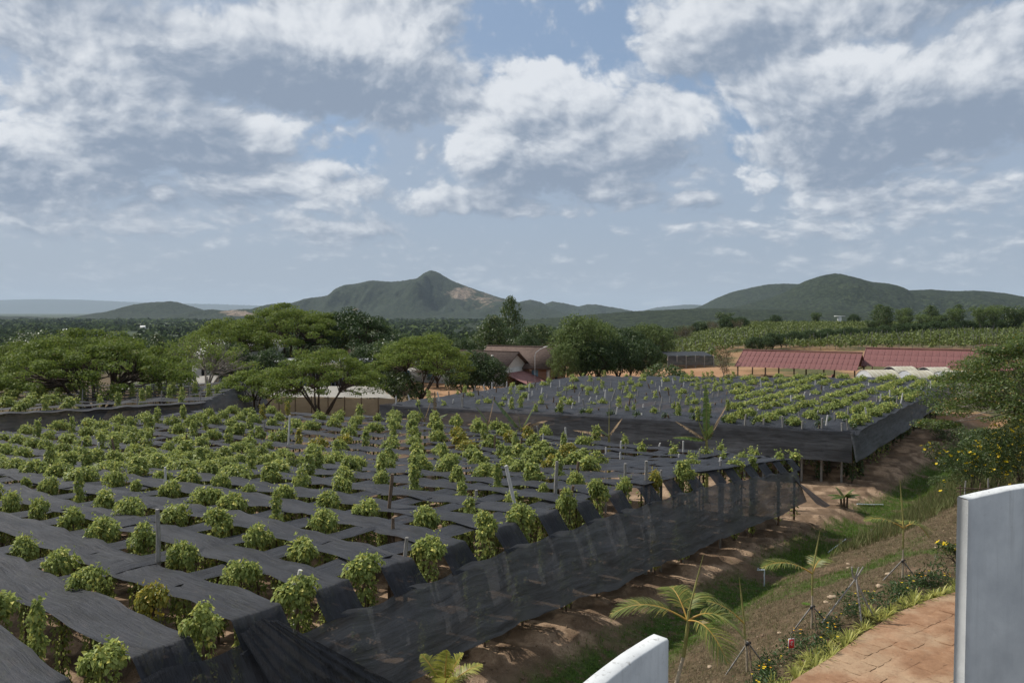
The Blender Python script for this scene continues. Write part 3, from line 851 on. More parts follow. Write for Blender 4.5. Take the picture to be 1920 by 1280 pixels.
def strip(name, path, side, width, mat, cols=6, crown=.0, edge=.03, wob=.07, seed=0, sagf=None, tilt=0.0):
    """a long band of cloth: path (n,3) centre line, side (3,) across. Slightly wavering edges, folds and sag."""
    P = np.asarray(path, float); n = len(P); side = np.asarray(side, float)
    d = np.concatenate([[0], np.cumsum(np.linalg.norm(np.diff(P, axis=0), axis=1))])
    o1 = (fbm(d * .35, d * 0 + seed, 3, seed) - .5) * 2; o2 = (fbm(d * .5, d * 0 + seed + 7, 3, seed + 1) - .5) * 2
    wl = width * .5 + o1 * wob; wr_ = width * .5 + o2 * wob
    u = np.linspace(-1, 1, cols)
    off = np.where(u[None] < 0, u[None] * wl[:, None], u[None] * wr_[:, None])
    V = P[:, None] + side[None, None] * off[..., None]
    fold = (fbm(d[:, None] * .8 + 0 * u[None], u[None] * 1.6 + seed, 3, seed + 2) - .5) * .11
    fold += (fbm(d[:, None] * .25 + 0 * u[None], u[None] * 5 + seed, 2, seed + 5) - .5) * .07
    V[..., 2] -= tilt * u[None]
    V[..., 2] += fold * (width if width < 1 else 1) - crown * u[None] ** 2 + edge * (fbm(d * 1.2, d * 0 + 3 + seed, 2, seed) - .5)[:, None] * np.abs(u)[None] * 2
    i = np.arange(n - 1)[:, None] * cols; j = np.arange(cols - 1)[None]
    Q = np.stack([i + j, i + cols + j, i + cols + j + 1, i + j + 1], -1).reshape(-1, 4)
    A = dict(across=np.repeat((u * width * .5)[None], n, 0).ravel(), along=np.repeat(d[:, None], cols, 1).ravel())
    return mesh(name, V.reshape(-1, 3), Q, [mat], True, None, A)

def sheet(name, G, mat, ua, vb, smooth_=True):
    """G (n,m,3) grid of points, ua (n,m) across metres, vb (n,m) along metres"""
    n, m = G.shape[:2]
    i = np.arange(n - 1)[:, None] * m; j = np.arange(m - 1)[None]
    Q = np.stack([i + j, i + m + j, i + m + j + 1, i + j + 1], -1).reshape(-1, 4)
    return mesh(name, G.reshape(-1, 3), Q, [mat], smooth_, None, dict(across=ua.ravel(), along=vb.ravel()))

ROW = 2.05
def sag(v): return -.07 * np.abs(np.sin(np.pi * v / 2.0))
T_FAR = 25.3
V_LEFT = 46.0

# rows across the field (from the draped edge up to the left)
def build_near_rows():
    k = -8
    i = 0
    while (k * ROW) <= T_FAR:
        t = k * ROW
        vmax = V_LEFT if t < 20 else np.interp(t, [20, 26], [V_LEFT, 30])
        v = np.concatenate([[-.46, -.32, -.16, -.02, .03], np.arange(.3, vmax, .42)])
        x, y = xy(t + .10 * (fbm(v * .3, v * 0 + k, 2, k + 60) - .5) * 4, v)
        z = net_z(y) + .05 + sag(v + .5) + .10 * (fbm(v * .22, v * 0 + k * 3., 3, 70 + k) - .5)
        z = z - 1.35 * np.clip(-v, 0, 1)
        w = 1.05 if k < 2 else .95
        if k <= -4: w = 1.12
        me = strip('shade_net_band', np.stack([x, y, z], 1), (UX, UY, 0), w, M_NET, 7, seed=k + 40, wob=.09)
        o = obj('shade_net_band', me)
        i += 1
        if i == 1: lab = "black shade cloth band crossing the near corner of the field, first of the rows"
        else: lab = f"black shade cloth band crossing the near field, {ordw(i)} row back from the nearest corner"
        tag(o, lab, 'shade net', 'bands of shade cloth running across the near field')
        k += 1
build_near_rows()

# bands along the field, between the vines
def build_near_lengths():
    i = 0
    v = 1.05
    while v < V_LEFT:
        t0 = -3.2 * ROW if v < 3 else (-4.2 * ROW if v < 5 else -5.2 * ROW if v < 9 else -6.2 * ROW)
        t1 = T_FAR if v < 30 else np.interp(v, [30, 46], [T_FAR, 19])
        t = np.arange(t0, t1 + .1, .42)
        x, y = xy(t, v + .3 * (fbm(t * .2, t * 0 + v, 2, 90) - .5))
        z = net_z(y) - .02 - .05 * np.abs(np.sin(np.pi * (t / ROW))) + .08 * (fbm(t * .3, t * 0 + v * 3., 3, 170) - .5)
        w = .66 + .34 * vnoise(np.array([v * 3.3]), np.array([.5]), 5)[0]
        me = strip('shade_net_strip', np.stack([x, y, z], 1), (-UY, UX, 0), w, M_NET, 6, seed=i + 140, wob=.11)
        o = obj('shade_net_strip', me)
        lab = f"narrow black shade cloth strip running lengthwise through the near field, {ordw(i + 1)} from the draped edge"
        tag(o, lab, 'shade net', 'strips of shade cloth running lengthwise in the near field')
        i += 1; v += 2.0
    for q, (t0, t1, v0, w0) in enumerate([(8.2, 24.9, .42, .95), (15.5, 25.0, 2.1, .9), (13.0, 25.2, 4.0, .8)]):
        t = np.arange(t0, t1, .42); x, y = xy(t, v0 + 0 * t + .1 * np.sin(t * .7))
        z = net_z(y) + .10 + .08 * (fbm(t * .3, t * 0 + q, 3, 190) - .5)
        o = obj('shade_net_strip', strip('shade_net_strip', np.stack([x, y, z], 1), (-UY, UX, 0), w0, M_NET, 6, seed=q + 190, wob=.1))
        tag(o, ["wide black shade cloth strip laid along the draped edge up to the far corner", "extra black shade cloth strip laid over the far corner, just inside the edge strip", "third extra strip of black cloth over the far corner, farthest from the edge"][q], 'shade net')
build_near_lengths()

# the long cloth that hangs down the side of the near field
def side_cloth(name, t0, t1, label, mat, top_s=.0, top_dz=.0, bot_s=.9, lift=None, seed=0, res=.22, rows=16, gather=None):
    t = np.arange(t0, t1 + .01, res); h = np.linspace(0, 1, rows)
    s_top = top_s + .05 * np.sin(t * 3.1); s_bot = bot_s + .25 * (fbm(t * .4, t * 0, 3, seed) - .5)
    T = t[:, None] + 0 * h[None]; Hh = h[None] + 0 * t[:, None]
    ss = s_top[:, None] * (1 - Hh) + s_bot[:, None] * Hh + .14 * np.sin(Hh * math.pi) * (fbm(T * .5, Hh * 2, 3, seed + 3) - .5) * 2
    if gather is not None: T, ss = gather(T, ss, Hh)
    x, y = xy(T, -ss)
    xt, yt = xy(t, 0 * t)
    zt = net_z(yt) + top_dz + .10 * (fbm(t * .6, t * 0 + 5, 2, seed + 4) - .5) - .12 * np.abs(np.sin(np.pi * t / ROW))
    zb = ground_z(*xy(t, 0 * t - .9)) + (lift(t) if lift else 1.0) + .12 * (fbm(t * .5, t * 0 + 9, 3, seed + 6) - .5)
    z = zt[:, None] * (1 - Hh) + zb[:, None] * Hh
    G = np.stack([x, y, z], -1)
    o = obj(name, sheet(name, G, mat, Hh * 3, T * 1.0)); tag(o, label, 'shade net')
    return o

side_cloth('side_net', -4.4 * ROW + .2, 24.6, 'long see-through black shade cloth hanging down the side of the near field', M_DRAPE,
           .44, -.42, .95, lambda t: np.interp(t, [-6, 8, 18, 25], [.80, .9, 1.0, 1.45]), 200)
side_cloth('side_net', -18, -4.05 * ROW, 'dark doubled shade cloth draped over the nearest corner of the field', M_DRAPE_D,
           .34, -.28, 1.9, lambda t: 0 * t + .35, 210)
def gath(T, ss, Hh):
    Tc = -4.1 * ROW
    T2 = Tc + (T - Tc) * (.35 + 1.0 * Hh) + Hh * 2.3
    return T2, ss + .18 * np.sin((T - Tc) * 17 + Hh * 2) * (.25 + .6 * Hh) * .5 + .25
side_cloth('side_net', -4.75 * ROW, -3.55 * ROW, 'dark bunched fold of shade cloth falling between the doubled cloth and the long side cloth', M_DRAPE_D,
           .15, .02, 1.75, lambda t: 0 * t + .2, 220, res=.06, rows=18, gather=gath)
def end_flap():
    n, m = 16, 10
    a = np.linspace(0, 1, n)[:, None]; b = np.linspace(0, 1, m)[None]
    A0 = np.array([*xy(23.2, 0.1), net_z(xy(23.2, 0)[1]) + .05]); A1 = np.array([*xy(25.2, 1.6), net_z(xy(25.2, 1)[1]) + .1])
    B0 = np.array([*xy(24.4, -1.2), gz(*xy(24.4, -1.2)) + 1.75]); B1 = np.array([*xy(26.6, -1.6), gz(*xy(26.6, -1.6)) + 1.25])
    G = (A0 * (1 - a)[..., None] + A1 * a[..., None]) * (1 - b)[..., None] + (B0 * (1 - a)[..., None] + B1 * a[..., None]) * b[..., None]
    G[..., 2] += .18 * (fbm(a * 3 + 0 * b, b * 3 + 0 * a, 3, 7) - .5) - .25 * np.sin(a * np.pi) * b
    o = obj('net_flap', sheet('net_flap', G, M_DRAPE_D, b * 2 + 0 * a, a * 3 + 0 * b)); tag(o, 'pointed dark flap of shade cloth at the far corner of the near field', 'shade net')
end_flap()

# ------------------------------------------------------------------ vines of the near field
def near_vines():
    cand = []
    for k in range(-8, 13):
        for j in range(0, 24):
            t = (k + .5) * ROW + random.uniform(-.14, .14); v = .25 + 2.0 * j + random.uniform(-.15, .15)
            if j == 0: v = .05 + random.uniform(-.1, .15)
            if v > V_LEFT - .5 or (t > 20 and v > 30 + (26 - t) * 2.5): continue
            x, y = xy(t, v); z = float(net_z(y))
            px, py = to_px((x, y, z + .3))
            if px < -70 or px > 1990 or py > 1370: continue
            cand.append((float(px), float(py), x, y, k, j))
    rr = random.Random(5)
    ll = random.Random(11)
    for px, py, x, y, k, j in cand:
        # how well the vines have grown differs from place to place
        p = .97; kinds = ['dome'] * 6 + ['wide'] * 3 + ['tall', 'spike', 'low']
        if px > 1000 and py < 930: p, kinds = .50, ['low'] * 3 + ['tuft'] * 3 + ['dome', 'wide']
        if px > 1220 and py < 900: p, kinds = .42, ['tuft', 'low', 'low', 'tuft']
        if 640 < px < 1000 and 900 < py < 1000 and j > 0: p, kinds = .62, ['low', 'low', 'dome', 'tuft', 'wide']
        if 640 < px < 1120 and 760 < py <= 900: p, kinds = .90, ['tall', 'dome', 'dome', 'tall', 'spike']
        if 230 < px < 560 and py < 850: p, kinds = .88, ['tall', 'dome', 'dome', 'dome', 'spike']
        if 500 < px < 760 and py < 850: p, kinds = .75, ['dome', 'dome', 'spike', 'low', 'dome']
        if j == 0: p, kinds = (.92, ['dome', 'tall', 'dome']) if px < 1330 else (.5, ['low', 'tuft', 'dome'])
        if rr.random() > p: continue
        kn = rr.choice(kinds)
        yellow = kn in ('spike', 'tall', 'dome') and rr.random() < (.08 if px > 500 else .04)
        sc_ = rr.uniform(.60, .88) if y < 30 else rr.uniform(.86, 1.2)
        w = VINE_KINDS[kn][0]
        col = 'yellowing' if yellow else 'green'
        where = (f"at the draped edge, {ordw(k + 9)} row back" if j == 0 else f"{ordw(j + 1)} in from the drape, {ordw(k + 9)} row back")
        lab = f"{w} {col} pepper vine {where}"
        o = place_vine(x, y, kn, 'near' if y < 40 else 'mid', lab, 'pepper vines of the near field', yellow, sxy=sc_)
        o['px'] = 0
        del o['px']
near_vines()

# bare poles that stand above the net: (px of the foot at the net, py of that foot, height above net, tilt, look)
POLES = [(541, 832, 1.75, .05, 'w'), (965, 945, 1.25, -.22, 'w'), (1041, 928, 1.15, .05, 'g'), (730, 950, 1.05, .10, 'b'), (297, 1050, 1.25, .0, 'g'), (737, 990, .3, 0, 'b'),
         (223, 868, .55, .0, 'g'), (1172, 912, .85, 0, 'g'), (1311, 915, .75, 0, 'g'), (1290, 0, 0, 0, ''), (565, 1115, .5, .22, 'w'), (796, 1050, .45, .1, 'g'), (893, 938, .35, 0, 'g'),
         (1105, 955, .5, -.1, 'b'), (1120, 950, .55, .15, 'b'), (1018, 828, .5, .06, 'w'), (1063, 830, .95, -.12, 'w'), (977, 848, .85, .03, 'b'), (928, 838, .7, 0, 'b'), (1010, 815, .6, -.2, 'g'),
         (1163, 862, .4, 0, 'w'), (1164, 838, .35, 0, 'w'), (1173, 840, .3, 0, 'g'), (1136, 848, .3, 0, 'w'), (1281, 846, .6, 0, 'w'), (1312, 860, .55, 0, 'g'), (1312, 905, .3, 0, 'g'), (1273, 862, .3, 0, 'w'),
         (1236, 838, .25, .2, 'w'), (1349, 868, .3, .2, 'w'), (1384, 858, .25, .3, 'w'), (1415, 880, .25, 0, 'g'), (1459, 862, .3, 0, 'w'), (1080, 905, .8, .12, 'b'), (1042, 770, .3, 0, 'w'),
         (185, 845, .5, .0, 'w'), (212, 820, .7, .0, 'g'), (218, 862, 1.1, -.2, 'b'), (495, 808, .7, 0, 'g'), (152, 840, .45, .25, 'g'), (350, 830, .5, 0, 'b'), (720, 830, .5, .1, 'g'),
         (310, 905, .6, 0, 'w'), (470, 842, .4, 0, 'w'), (620, 862, .5, .2, 'w'), (860, 800, .4, 0, 'w'), (940, 800, .3, 0, 'g'), (1035, 845, .45, 0, 'g'), (1222, 900, .4, .1, 'g'), (1360, 895, .5, 0, 'g')]
LOOK = {'w': ('pale bleached', M_POST_W), 'g': ('grey weathered', M_POST), 'b': ('brown', M_POST_B)}
def pole_mesh(mat, h_below, h, tilt, r=.055, seed=0):
    b = MB(); q = random.Random(seed)
    b.tube([(-.0, 0, -h_below), (0, 0, 0), (tilt * h * .5, .02, h * .5), (tilt * h, q.uniform(-.03, .03), h)], [r * 1.1, r, r * .95, r * q.uniform(.75, .95)], 7, jit=.12)
    return b.mesh('pole', [mat], False)
def pole_things():
    seen_l = set()
    for i, (px, py, h, tilt, c) in enumerate(POLES):
        if not c: continue
        Y = 20.
        for _ in range(12):
            z = float(net_z(Y)); Y = float(at_z(px, py, z)[1])
        p = at_z(px, py, float(net_z(Y)))
        t_, s_ = ts(p[0], p[1])
        if s_ > -.25: p[0], p[1] = xy(float(t_), .3)
        below = p[2] - gz(p[0], p[1]) + .3
        o = obj('wooden_pole', pole_mesh(LOOK[c][1], below, h, tilt, .05 if h < .7 else .06, i), loc=tuple(p))
        hw = 'tall' if h > 1 else 'knee-high' if h > .5 else 'short'
        tl = ' leaning' if abs(tilt) > .1 else ' upright'
        t, s_ = ts(p[0], p[1]); 
        k = int(round(t / ROW)) + 9; j = int(max(0, round(-s_ / 2)))
        side = f"{ordw(j + 1)} in from the drape, {ordw(max(1, k))} row back"
        lab = f"{hw}{tl} {LOOK[c][0]} pole, {side}"
        if lab in seen_l: lab = f"{hw}{tl} {LOOK[c][0]} pole close beside another, {side}"
        seen_l.add(lab)
        tag(o, lab, 'pole', 'bare poles standing above the near net')
pole_things()

# ------------------------------------------------------------------ second field, to the right and beyond
F2 = dict(a=np.array([23.3, 54.5]), b=np.array([-10.6, 69.8]), c=np.array([9.0, 100.0]), d=np.array([54.0, 97.0]))   # front right, front left, back left, back right
def f2(u, v):   # u 0..1 right to left along the front, v 0..1 front to back
    u = np.asarray(u, float)[..., None]; v = np.asarray(v, float)[..., None]
    return (F2['a'] * (1 - u) + F2['b'] * u) * (1 - v) + (F2['d'] * (1 - u) + F2['c'] * u) * v
NB = 17
F2Z = 1.0
def build_field2():
    for i in range(NB):
        u0 = (i + .40) / NB
        n = 90; v = np.linspace(0, 1, n)
        P = f2(u0 + 0 * v, v)
        wl = np.linalg.norm(f2(np.array([(i) / NB]), np.array([1.])) - f2(np.array([(i + 1) / NB]), np.array([1.]))) * .97
        z = F2Z + .25 * (fbm(v * 12, v * 0 + i, 3, 300 + i) - .5) - .06 * np.abs(np.sin(v * n * .5))
        z[:2] -= [.28, .06]
        side = (F2['b'] - F2['a']) / np.linalg.norm(F2['b'] - F2['a'])
        me = strip('shade_net_band', np.column_stack([P, z]), (side[0], side[1], 0), float(wl) * 1.0, M_NET_2, 6, seed=300 + i, wob=.10, tilt=-.10)
        o = obj('shade_net_band', me)
        tag(o, f"black shade cloth band over the farther field, {ordw(i + 1)} from its right edge", 'shade net', 'bands of shade cloth over the farther field')
    # hanging cloths: front, right side
    def hang(p0, p1, label, drop, out, n=120, rows=10, seed=0, z0=.82, mat=None):
        a = np.linspace(0, 1, n)[:, None]; h = np.linspace(0, 1, rows)[None]
        dirv = (p1 - p0) / np.linalg.norm(p1 - p0); nrm = np.array([dirv[1], -dirv[0]]); L_ = np.linalg.norm(p1 - p0)
        off = out * h ** 1.3 + .35 * (fbm(a * L_ * .25 + 0 * h, h * 2 + 0 * a, 3, seed) - .5) * h
        off = -off
        X = p0[0] + (p1[0] - p0[0]) * a + nrm[0] * off; Y = p0[1] + (p1[1] - p0[1]) * a + nrm[1] * off
        dr = drop(a[:, 0])[:, None] * (1 + .12 * (fbm(a * L_ * .2, a * 0, 3, seed + 1) - .5))
        Z = z0 - dr * h + .12 * (fbm(a * L_ * .4, a * 0 + 2, 2, seed + 2) - .5) * (1 - h)
        o = obj('side_net', sheet('side_net', np.stack([X, Y, Z], -1), mat or M_DRAPE_F, h * 2 + 0 * a, a * L_ + 0 * h)); tag(o, label, 'shade net')
    side = (F2['b'] - F2['a']) / np.linalg.norm(F2['b'] - F2['a'])
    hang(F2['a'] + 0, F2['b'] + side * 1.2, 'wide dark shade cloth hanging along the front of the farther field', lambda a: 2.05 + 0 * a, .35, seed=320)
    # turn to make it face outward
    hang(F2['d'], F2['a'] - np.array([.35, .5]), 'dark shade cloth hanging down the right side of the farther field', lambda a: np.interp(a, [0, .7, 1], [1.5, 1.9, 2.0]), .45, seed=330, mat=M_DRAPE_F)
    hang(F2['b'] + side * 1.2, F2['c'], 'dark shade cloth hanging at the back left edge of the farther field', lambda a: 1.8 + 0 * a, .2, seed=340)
build_field2()

def field2_plants():
    r_ = random.Random(3)
    vin, pol = [], []
    for i in range(NB + 1):
        for j in range(25):
            u = (i - .10) / NB if i else .012; v = (j + .5) / 25 + r_.uniform(-.01, .01)
            x, y = [float(q) for q in f2(np.array([u]), np.array([v]))[0]]
            px, py = to_px((x, y, F2Z + .3))
            dense = .30
            if px > 1260: dense = .62
            if px > 1380 and py < 770: dense = .72
            if px > 1600 and py < 760: dense = .66
            if py > 790 and px < 1600: dense = .35
            if i < 2 and py < 770: dense = .7
            (vin if r_.random() < dense else pol).append((x, y, float(px), float(py), i, j))
    vin.sort(key=lambda q: q[1])
    n_named = 0
    rest = []
    for x, y, px, py, i, j in vin:
        big = px > 1380
        kn = r_.choice(['dome', 'dome', 'tall', 'wide', 'dome'] if big else ['dome', 'spike', 'spike', 'tuft', 'tuft', 'low', 'dome'])
        if n_named < 40:
            w = VINE_KINDS[kn][0]
            place_vine(x, y, kn, 'mid', f"{w} pepper vine of the farther field, {ordw(j + 1)} from front, {ordw(i + 1)} gap from right", 'pepper vines of the farther field',
                       top=F2Z, parts=False, sxy=r_.uniform(1.0, 1.35) if big else r_.uniform(.75, 1.0))
            n_named += 1
        else: rest.append((x, y, kn, r_.uniform(1.05, 1.4) if big else r_.uniform(.8, 1.05)))
    # the small ones at the back, as one mass
    VV, QQ, n = [], [], 0
    cache = {}
    for x, y, kn, sc_ in rest:
        q_ = (kn, r_.randrange(2))
        if q_ not in cache:
            V, Q = vine_mesh(VINE_KINDS[kn][1], 900 + q_[1] + hash_(kn), {'tall': 240, 'dome': 200, 'wide': 190, 'spike': 90, 'tuft': 50, 'low': 60}[kn], 12, .18)
            cache[q_] = (V, Q)
        V, Q = cache[q_]; a = r_.uniform(0, 6.28); c, s_ = math.cos(a), math.sin(a)
        W = V.copy(); W[:, 0] = (V[:, 0] * c - V[:, 1] * s_) * sc_ + x; W[:, 1] = (V[:, 0] * s_ + V[:, 1] * c) * sc_ + y
        W[:, 2] = F2Z + (V[:, 2] - NETH) * .95
        VV.append(W); QQ.append(Q + n); n += len(V)
    o = obj('distant_vine_foliage', mesh('distant_vine_foliage', np.vstack(VV), np.vstack(QQ), [M_VINE])); tag(o, 'pepper vines growing up through the back of the farther net', kind='stuff')
    # poles that show above the net
    pol.sort(key=lambda q: q[1])
    prot = {c: [pole_mesh(LOOK[c][1], .3, 1.0, t_, .07, 7) for t_ in (0, .15, -.2)] for c in 'wgb'}
    m_ = 0
    for x, y, px, py, i, j in pol[:150]:
        if r_.random() < .12: continue
        c = r_.choice('wwggb'); h = r_.uniform(.35, 1.0)
        o = obj('wooden_pole', prot[c][r_.randrange(3)], loc=(x, y, F2Z - .15), rz=r_.uniform(0, 6.28)); o.scale = (1, 1, h)
        tag(o, f"{'short' if h < .65 else 'longer'} {LOOK[c][0]} pole top in farther net, {ordw(j + 1)} from front, {ordw(i + 1)} gap from right", 'pole', 'pole tops showing above the farther net')
    # posts and leafy columns that carry the front and the right side, seen below the hanging cloth
    prot_c = VINE_PROTO['spike', 'near', 0]
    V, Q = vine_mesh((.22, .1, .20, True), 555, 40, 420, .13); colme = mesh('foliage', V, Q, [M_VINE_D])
    k = 0
    for i in range(0, 19):
        for row in range(2):
            u = (i + .1) / NB; v = .022 + row * .045
            if row == 1 and i > 6: continue
            if u > .62: continue
            x, y = [float(q) for q in f2(np.array([u]), np.array([v]))[0]]; g_ = gz(x, y)
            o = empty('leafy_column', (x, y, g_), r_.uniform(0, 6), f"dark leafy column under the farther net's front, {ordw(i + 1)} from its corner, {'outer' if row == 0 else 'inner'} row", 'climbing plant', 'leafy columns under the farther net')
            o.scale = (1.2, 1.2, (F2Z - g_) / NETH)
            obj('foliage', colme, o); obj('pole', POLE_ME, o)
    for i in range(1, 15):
        v = i / 15; x, y = [float(q) for q in f2(np.array([0.03]), np.array([v]))[0]]; g_ = gz(x, y)
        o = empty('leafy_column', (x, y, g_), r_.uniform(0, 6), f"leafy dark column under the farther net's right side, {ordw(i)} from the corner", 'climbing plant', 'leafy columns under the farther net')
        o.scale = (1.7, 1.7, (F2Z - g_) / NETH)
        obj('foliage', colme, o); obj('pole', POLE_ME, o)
    for i in range(6):
        x, y = [float(q) for q in f2(np.array([.02 + .035 * i]), np.array([.008]))[0]]; g_ = gz(x, y)
        o = obj('wooden_post', pole_mesh(M_POST, F2Z - g_ + .2, .35 + .25 * (i % 2), .1 * (i % 3 - 1), .075, i), loc=(x, y, F2Z))
        tag(o, f"stout grey post holding up the front of the farther net, {ordw(i + 1)} from the corner", 'post', 'posts holding the farther net')
field2_plants()
# ------------------------------------------------------------------ third netted field, far left
def px_at(px, py_foot):
    """ground point seen at a pixel"""
    Y = 60.
    for _ in range(25):
        d = ray(px, py_foot); z = gz(d[0] / d[1] * Y, Y); Y = .5 * Y + .5 * (z - CAM_Z) / d[2] * d[1]
    return d[0] / d[1] * Y, Y

def field3():
    A = np.array([-27.0, 70.0]); B = np.array([-48.0, 58.0]); C = np.array([-30, 92.0]); D = np.array([-66.0, 84.0])
    def q(u, v): return (A * (1 - u) + B * u) * (1 - v) + (C * (1 - u) + D * u) * v
    NR = 9
    for i in range(NR):
        v = i / NR
        u = np.linspace(0, 1, 60)
        P = np.array([q(a, v) for a in u])
        z = 1.15 + .2 * (fbm(u * 9, u * 0 + i, 3, 400 + i) - .5) - .1 * np.abs(np.sin(u * 36))
        d = B - A; d = d / np.linalg.norm(d); s_ = (-d[1] * -1, -d[0])
        me = strip('shade_net_band', np.column_stack([P, z]), (d[1], -d[0], 0), 1.5, M_NET_2, 6, seed=410 + i, wob=.15)
        o = obj('shade_net_band', me)
        tag(o, f"black shade cloth band under the big spreading tree, {ordw(i + 1)} from its front", 'shade net', 'bands of the field under the spreading tree')
    # front cloth
    n, m = 90, 8
    a = np.linspace(-.02, 1.25, n)[:, None]; h = np.linspace(0, 1, m)[None]
    P = A[None] * (1 - a) + B[None] * a
    X = P[:, :1] + .5 * h + .3 * (fbm(a * 12 + 0 * h, h * 2 + 0 * a, 3, 431) - .5); Y = P[:, 1:] - .8 * h
    Z = 1.12 - 1.9 * h + .14 * (fbm(a * 20, a * 0, 2, 432) - .5) * (1 - h)
    o = obj('side_net', sheet('side_net', np.stack([X, Y, Z], -1), M_DRAPE_F, h * 2 + 0 * a, a * 20 + 0 * h)); tag(o, 'black shade cloth hanging along the front of the field under the big tree', 'shade net')
    # right end flap slanting to the ground
    E0 = np.array([*A, 1.2]); E1 = np.array([*C, 1.2]); G0 = np.array([A[0] + 1.9, A[1] - .9, -2.7]); G1 = np.array([C[0] + 3., C[1], -2.9])
    a = np.linspace(0, 1, 30)[:, None, None]; h = np.linspace(0, 1, 8)[None, :, None]
    G = (E0 * (1 - a) + E1 * a) * (1 - h) + (G0 * (1 - a) + G1 * a) * h
    G[..., 2] += .3 * (fbm(a[..., 0] * 9 + 0 * h[..., 0], h[..., 0] * 2 + 0 * a[..., 0], 3, 440) - .5) * np.sin(np.pi * h[..., 0])
    o = obj('net_flap', sheet('net_flap', G, M_DRAPE_F, h[..., 0] * 3 + 0 * a[..., 0], a[..., 0] * 20 + 0 * h[..., 0])); tag(o, 'slanting end flap of black cloth beside the beige shelter', 'shade net')
    r_ = random.Random(8)
    n_ = 0
    for i in range(NR):
        for j in range(15):
            u = (j + .5) / 15 + r_.uniform(-.01, .01); v = (i + .6) / NR
            x, y = q(u, v); px, py = to_px((x, y, 1.4))
            if px < -40: continue
            if r_.random() < (.75 if px < 150 else .4):
                kn = 'tall' if px < 140 and r_.random() < .7 else r_.choice(['spike', 'spike', 'tuft'])
                (vine3 := place_vine)(x, y, kn, 'mid', f"{VINE_KINDS[kn][0]} pepper vine behind the big tree, {ordw(i + 1)} row, {ordw(j + 1)} along", 'pepper vines behind the big tree', top=1.15, parts=False,
                           sxy=r_.uniform(1.3, 1.7) if kn == 'tall' else 1.1)
            elif r_.random() < .2:
                h = r_.uniform(.4, 1.1)
                o = obj('wooden_pole', pole_mesh(M_POST, 3.9, h, .05, .06, i * 20 + j), loc=(x, y, 1.1))
                tag(o, f"grey pole behind the big spreading tree, {ordw(i + 1)} row, {ordw(j + 1)} along", 'pole', 'poles of the field under the tree')
field3()

# ------------------------------------------------------------------ shelters of pale net
def mat_cloth(name, c, open_, ribs=.9):
    t = MT(name); p = t.world()
    n = t.noise(p, 1.2, 5, .6); n2 = t.noise(t.world((.6, .6, 5)), 2., 4, .6)
    col = t.mix(t.rng(n, .3, .7), tuple(x * .8 for x in c), c)
    col = t.mix(t.rng(n2, .45, .75, 0, .35), col, tuple(x * .6 for x in c))
    tr = t.n('ShaderNodeBsdfTransparent'); ms = t.n('ShaderNodeMixShader'); ms.inputs[0].default_value = open_
    tl = t.n('ShaderNodeBsdfTranslucent'); t.l(col, tl.inputs[0]); m2 = t.n('ShaderNodeMixShader'); m2.inputs[0].default_value = .45; t.l(t.pbr(col, .8, t.bump(n, .3, .1), .2), m2.inputs[1]); t.l(tl.outputs[0], m2.inputs[2]); t.l(m2.outputs[0], ms.inputs[1]); t.l(tr.outputs[0], ms.inputs[2])
    return t.surf(ms.outputs[0])
M_BEIGE = mat_cloth('beige_windbreak_net', (.52, .43, .32), .08)
M_ROOFNET = mat_cloth('off_white_roof_net', (.56, .54, .49), .03)

def shelter(label, p0, p1, depth, h, panels, back_lift=0.0, gd=None):
    """pale net tent: p0 -> p1 is the front, depth runs away from it"""
    p0 = np.array(p0, float); p1 = np.array(p1, float); d = p1 - p0; L_ = np.linalg.norm(d); d /= L_; nrm = np.array([-.30, 1.0])
    g0 = gz(*p0)
    root = empty('net_shelter', (p0[0], p0[1], g0), 0, label, 'shelter')
    def loc(x, y, z): w = d * x + nrm * y; return np.array([w[0], w[1], z])
    for i in range(panels):
        a0, a1 = i * L_ / panels, (i + 1) * L_ / panels
        a = np.linspace(a0, a1, 9)[:, None]; z = np.linspace(0, 1, 6)[None]
        bul = .10 * (fbm(a * .9 + 0 * z, z * 3 + 0 * a, 3, 500 + i) - .5)
        top = h - .16 * np.sin(np.pi * (a - a0) / (a1 - a0)) * .6
        G = np.stack([d[0] * a + nrm[0] * bul, d[1] * a + nrm[1] * bul, z * top + 0 * bul], -1)
        obj('wall_panel', sheet('wall_panel', G, M_BEIGE, z + 0 * a, a + 0 * z), root)
        b = MB(); b.tube([loc(a0, -.05, -.3), loc(a0, -.05, h + .12)], .05, 6)
        obj('post', b.mesh('post', [M_POST_B]), root)
    b = MB(); b.tube([loc(L_, -.05, -.3), loc(L_, -.05, h + .12)], .05, 6); obj('post', b.mesh('post', [M_POST_B]), root)
    n, m = 60, 24
    a = np.linspace(0, L_, n)[:, None]; w = np.linspace(0, depth, m)[None]
    z = h + .02 + back_lift * w / depth - .22 * np.abs(np.sin(np.pi * a * 1.0 / L_ * panels / 2)) * np.abs(np.sin(np.pi * w / depth * 3)) + .2 * (fbm(a * .3 + 0 * w, w * .3 + 0 * a, 3, 520) - .5)
    G = np.stack([d[0] * a + nrm[0] * w, d[1] * a + nrm[1] * w, z], -1)
    obj('roof', sheet('roof', G, M_ROOFNET, w + 0 * a, a + 0 * w), root)
    for side_ in (0, L_):
        b = np.linspace(0, depth, 20)[:, None]; zz = np.linspace(0, 1, 4)[None]
        G = np.stack([d[0] * side_ + nrm[0] * b + 0 * zz, d[1] * side_ + nrm[1] * b + 0 * zz, zz * (h + back_lift * b / depth)], -1)
        obj('side_wall', sheet('side_wall', G, M_BEIGE, zz + 0 * b, b + 0 * zz), root)
    return root
sa = at_z(404, 776, -3.0); sb = at_z(741, 784, -3.0)
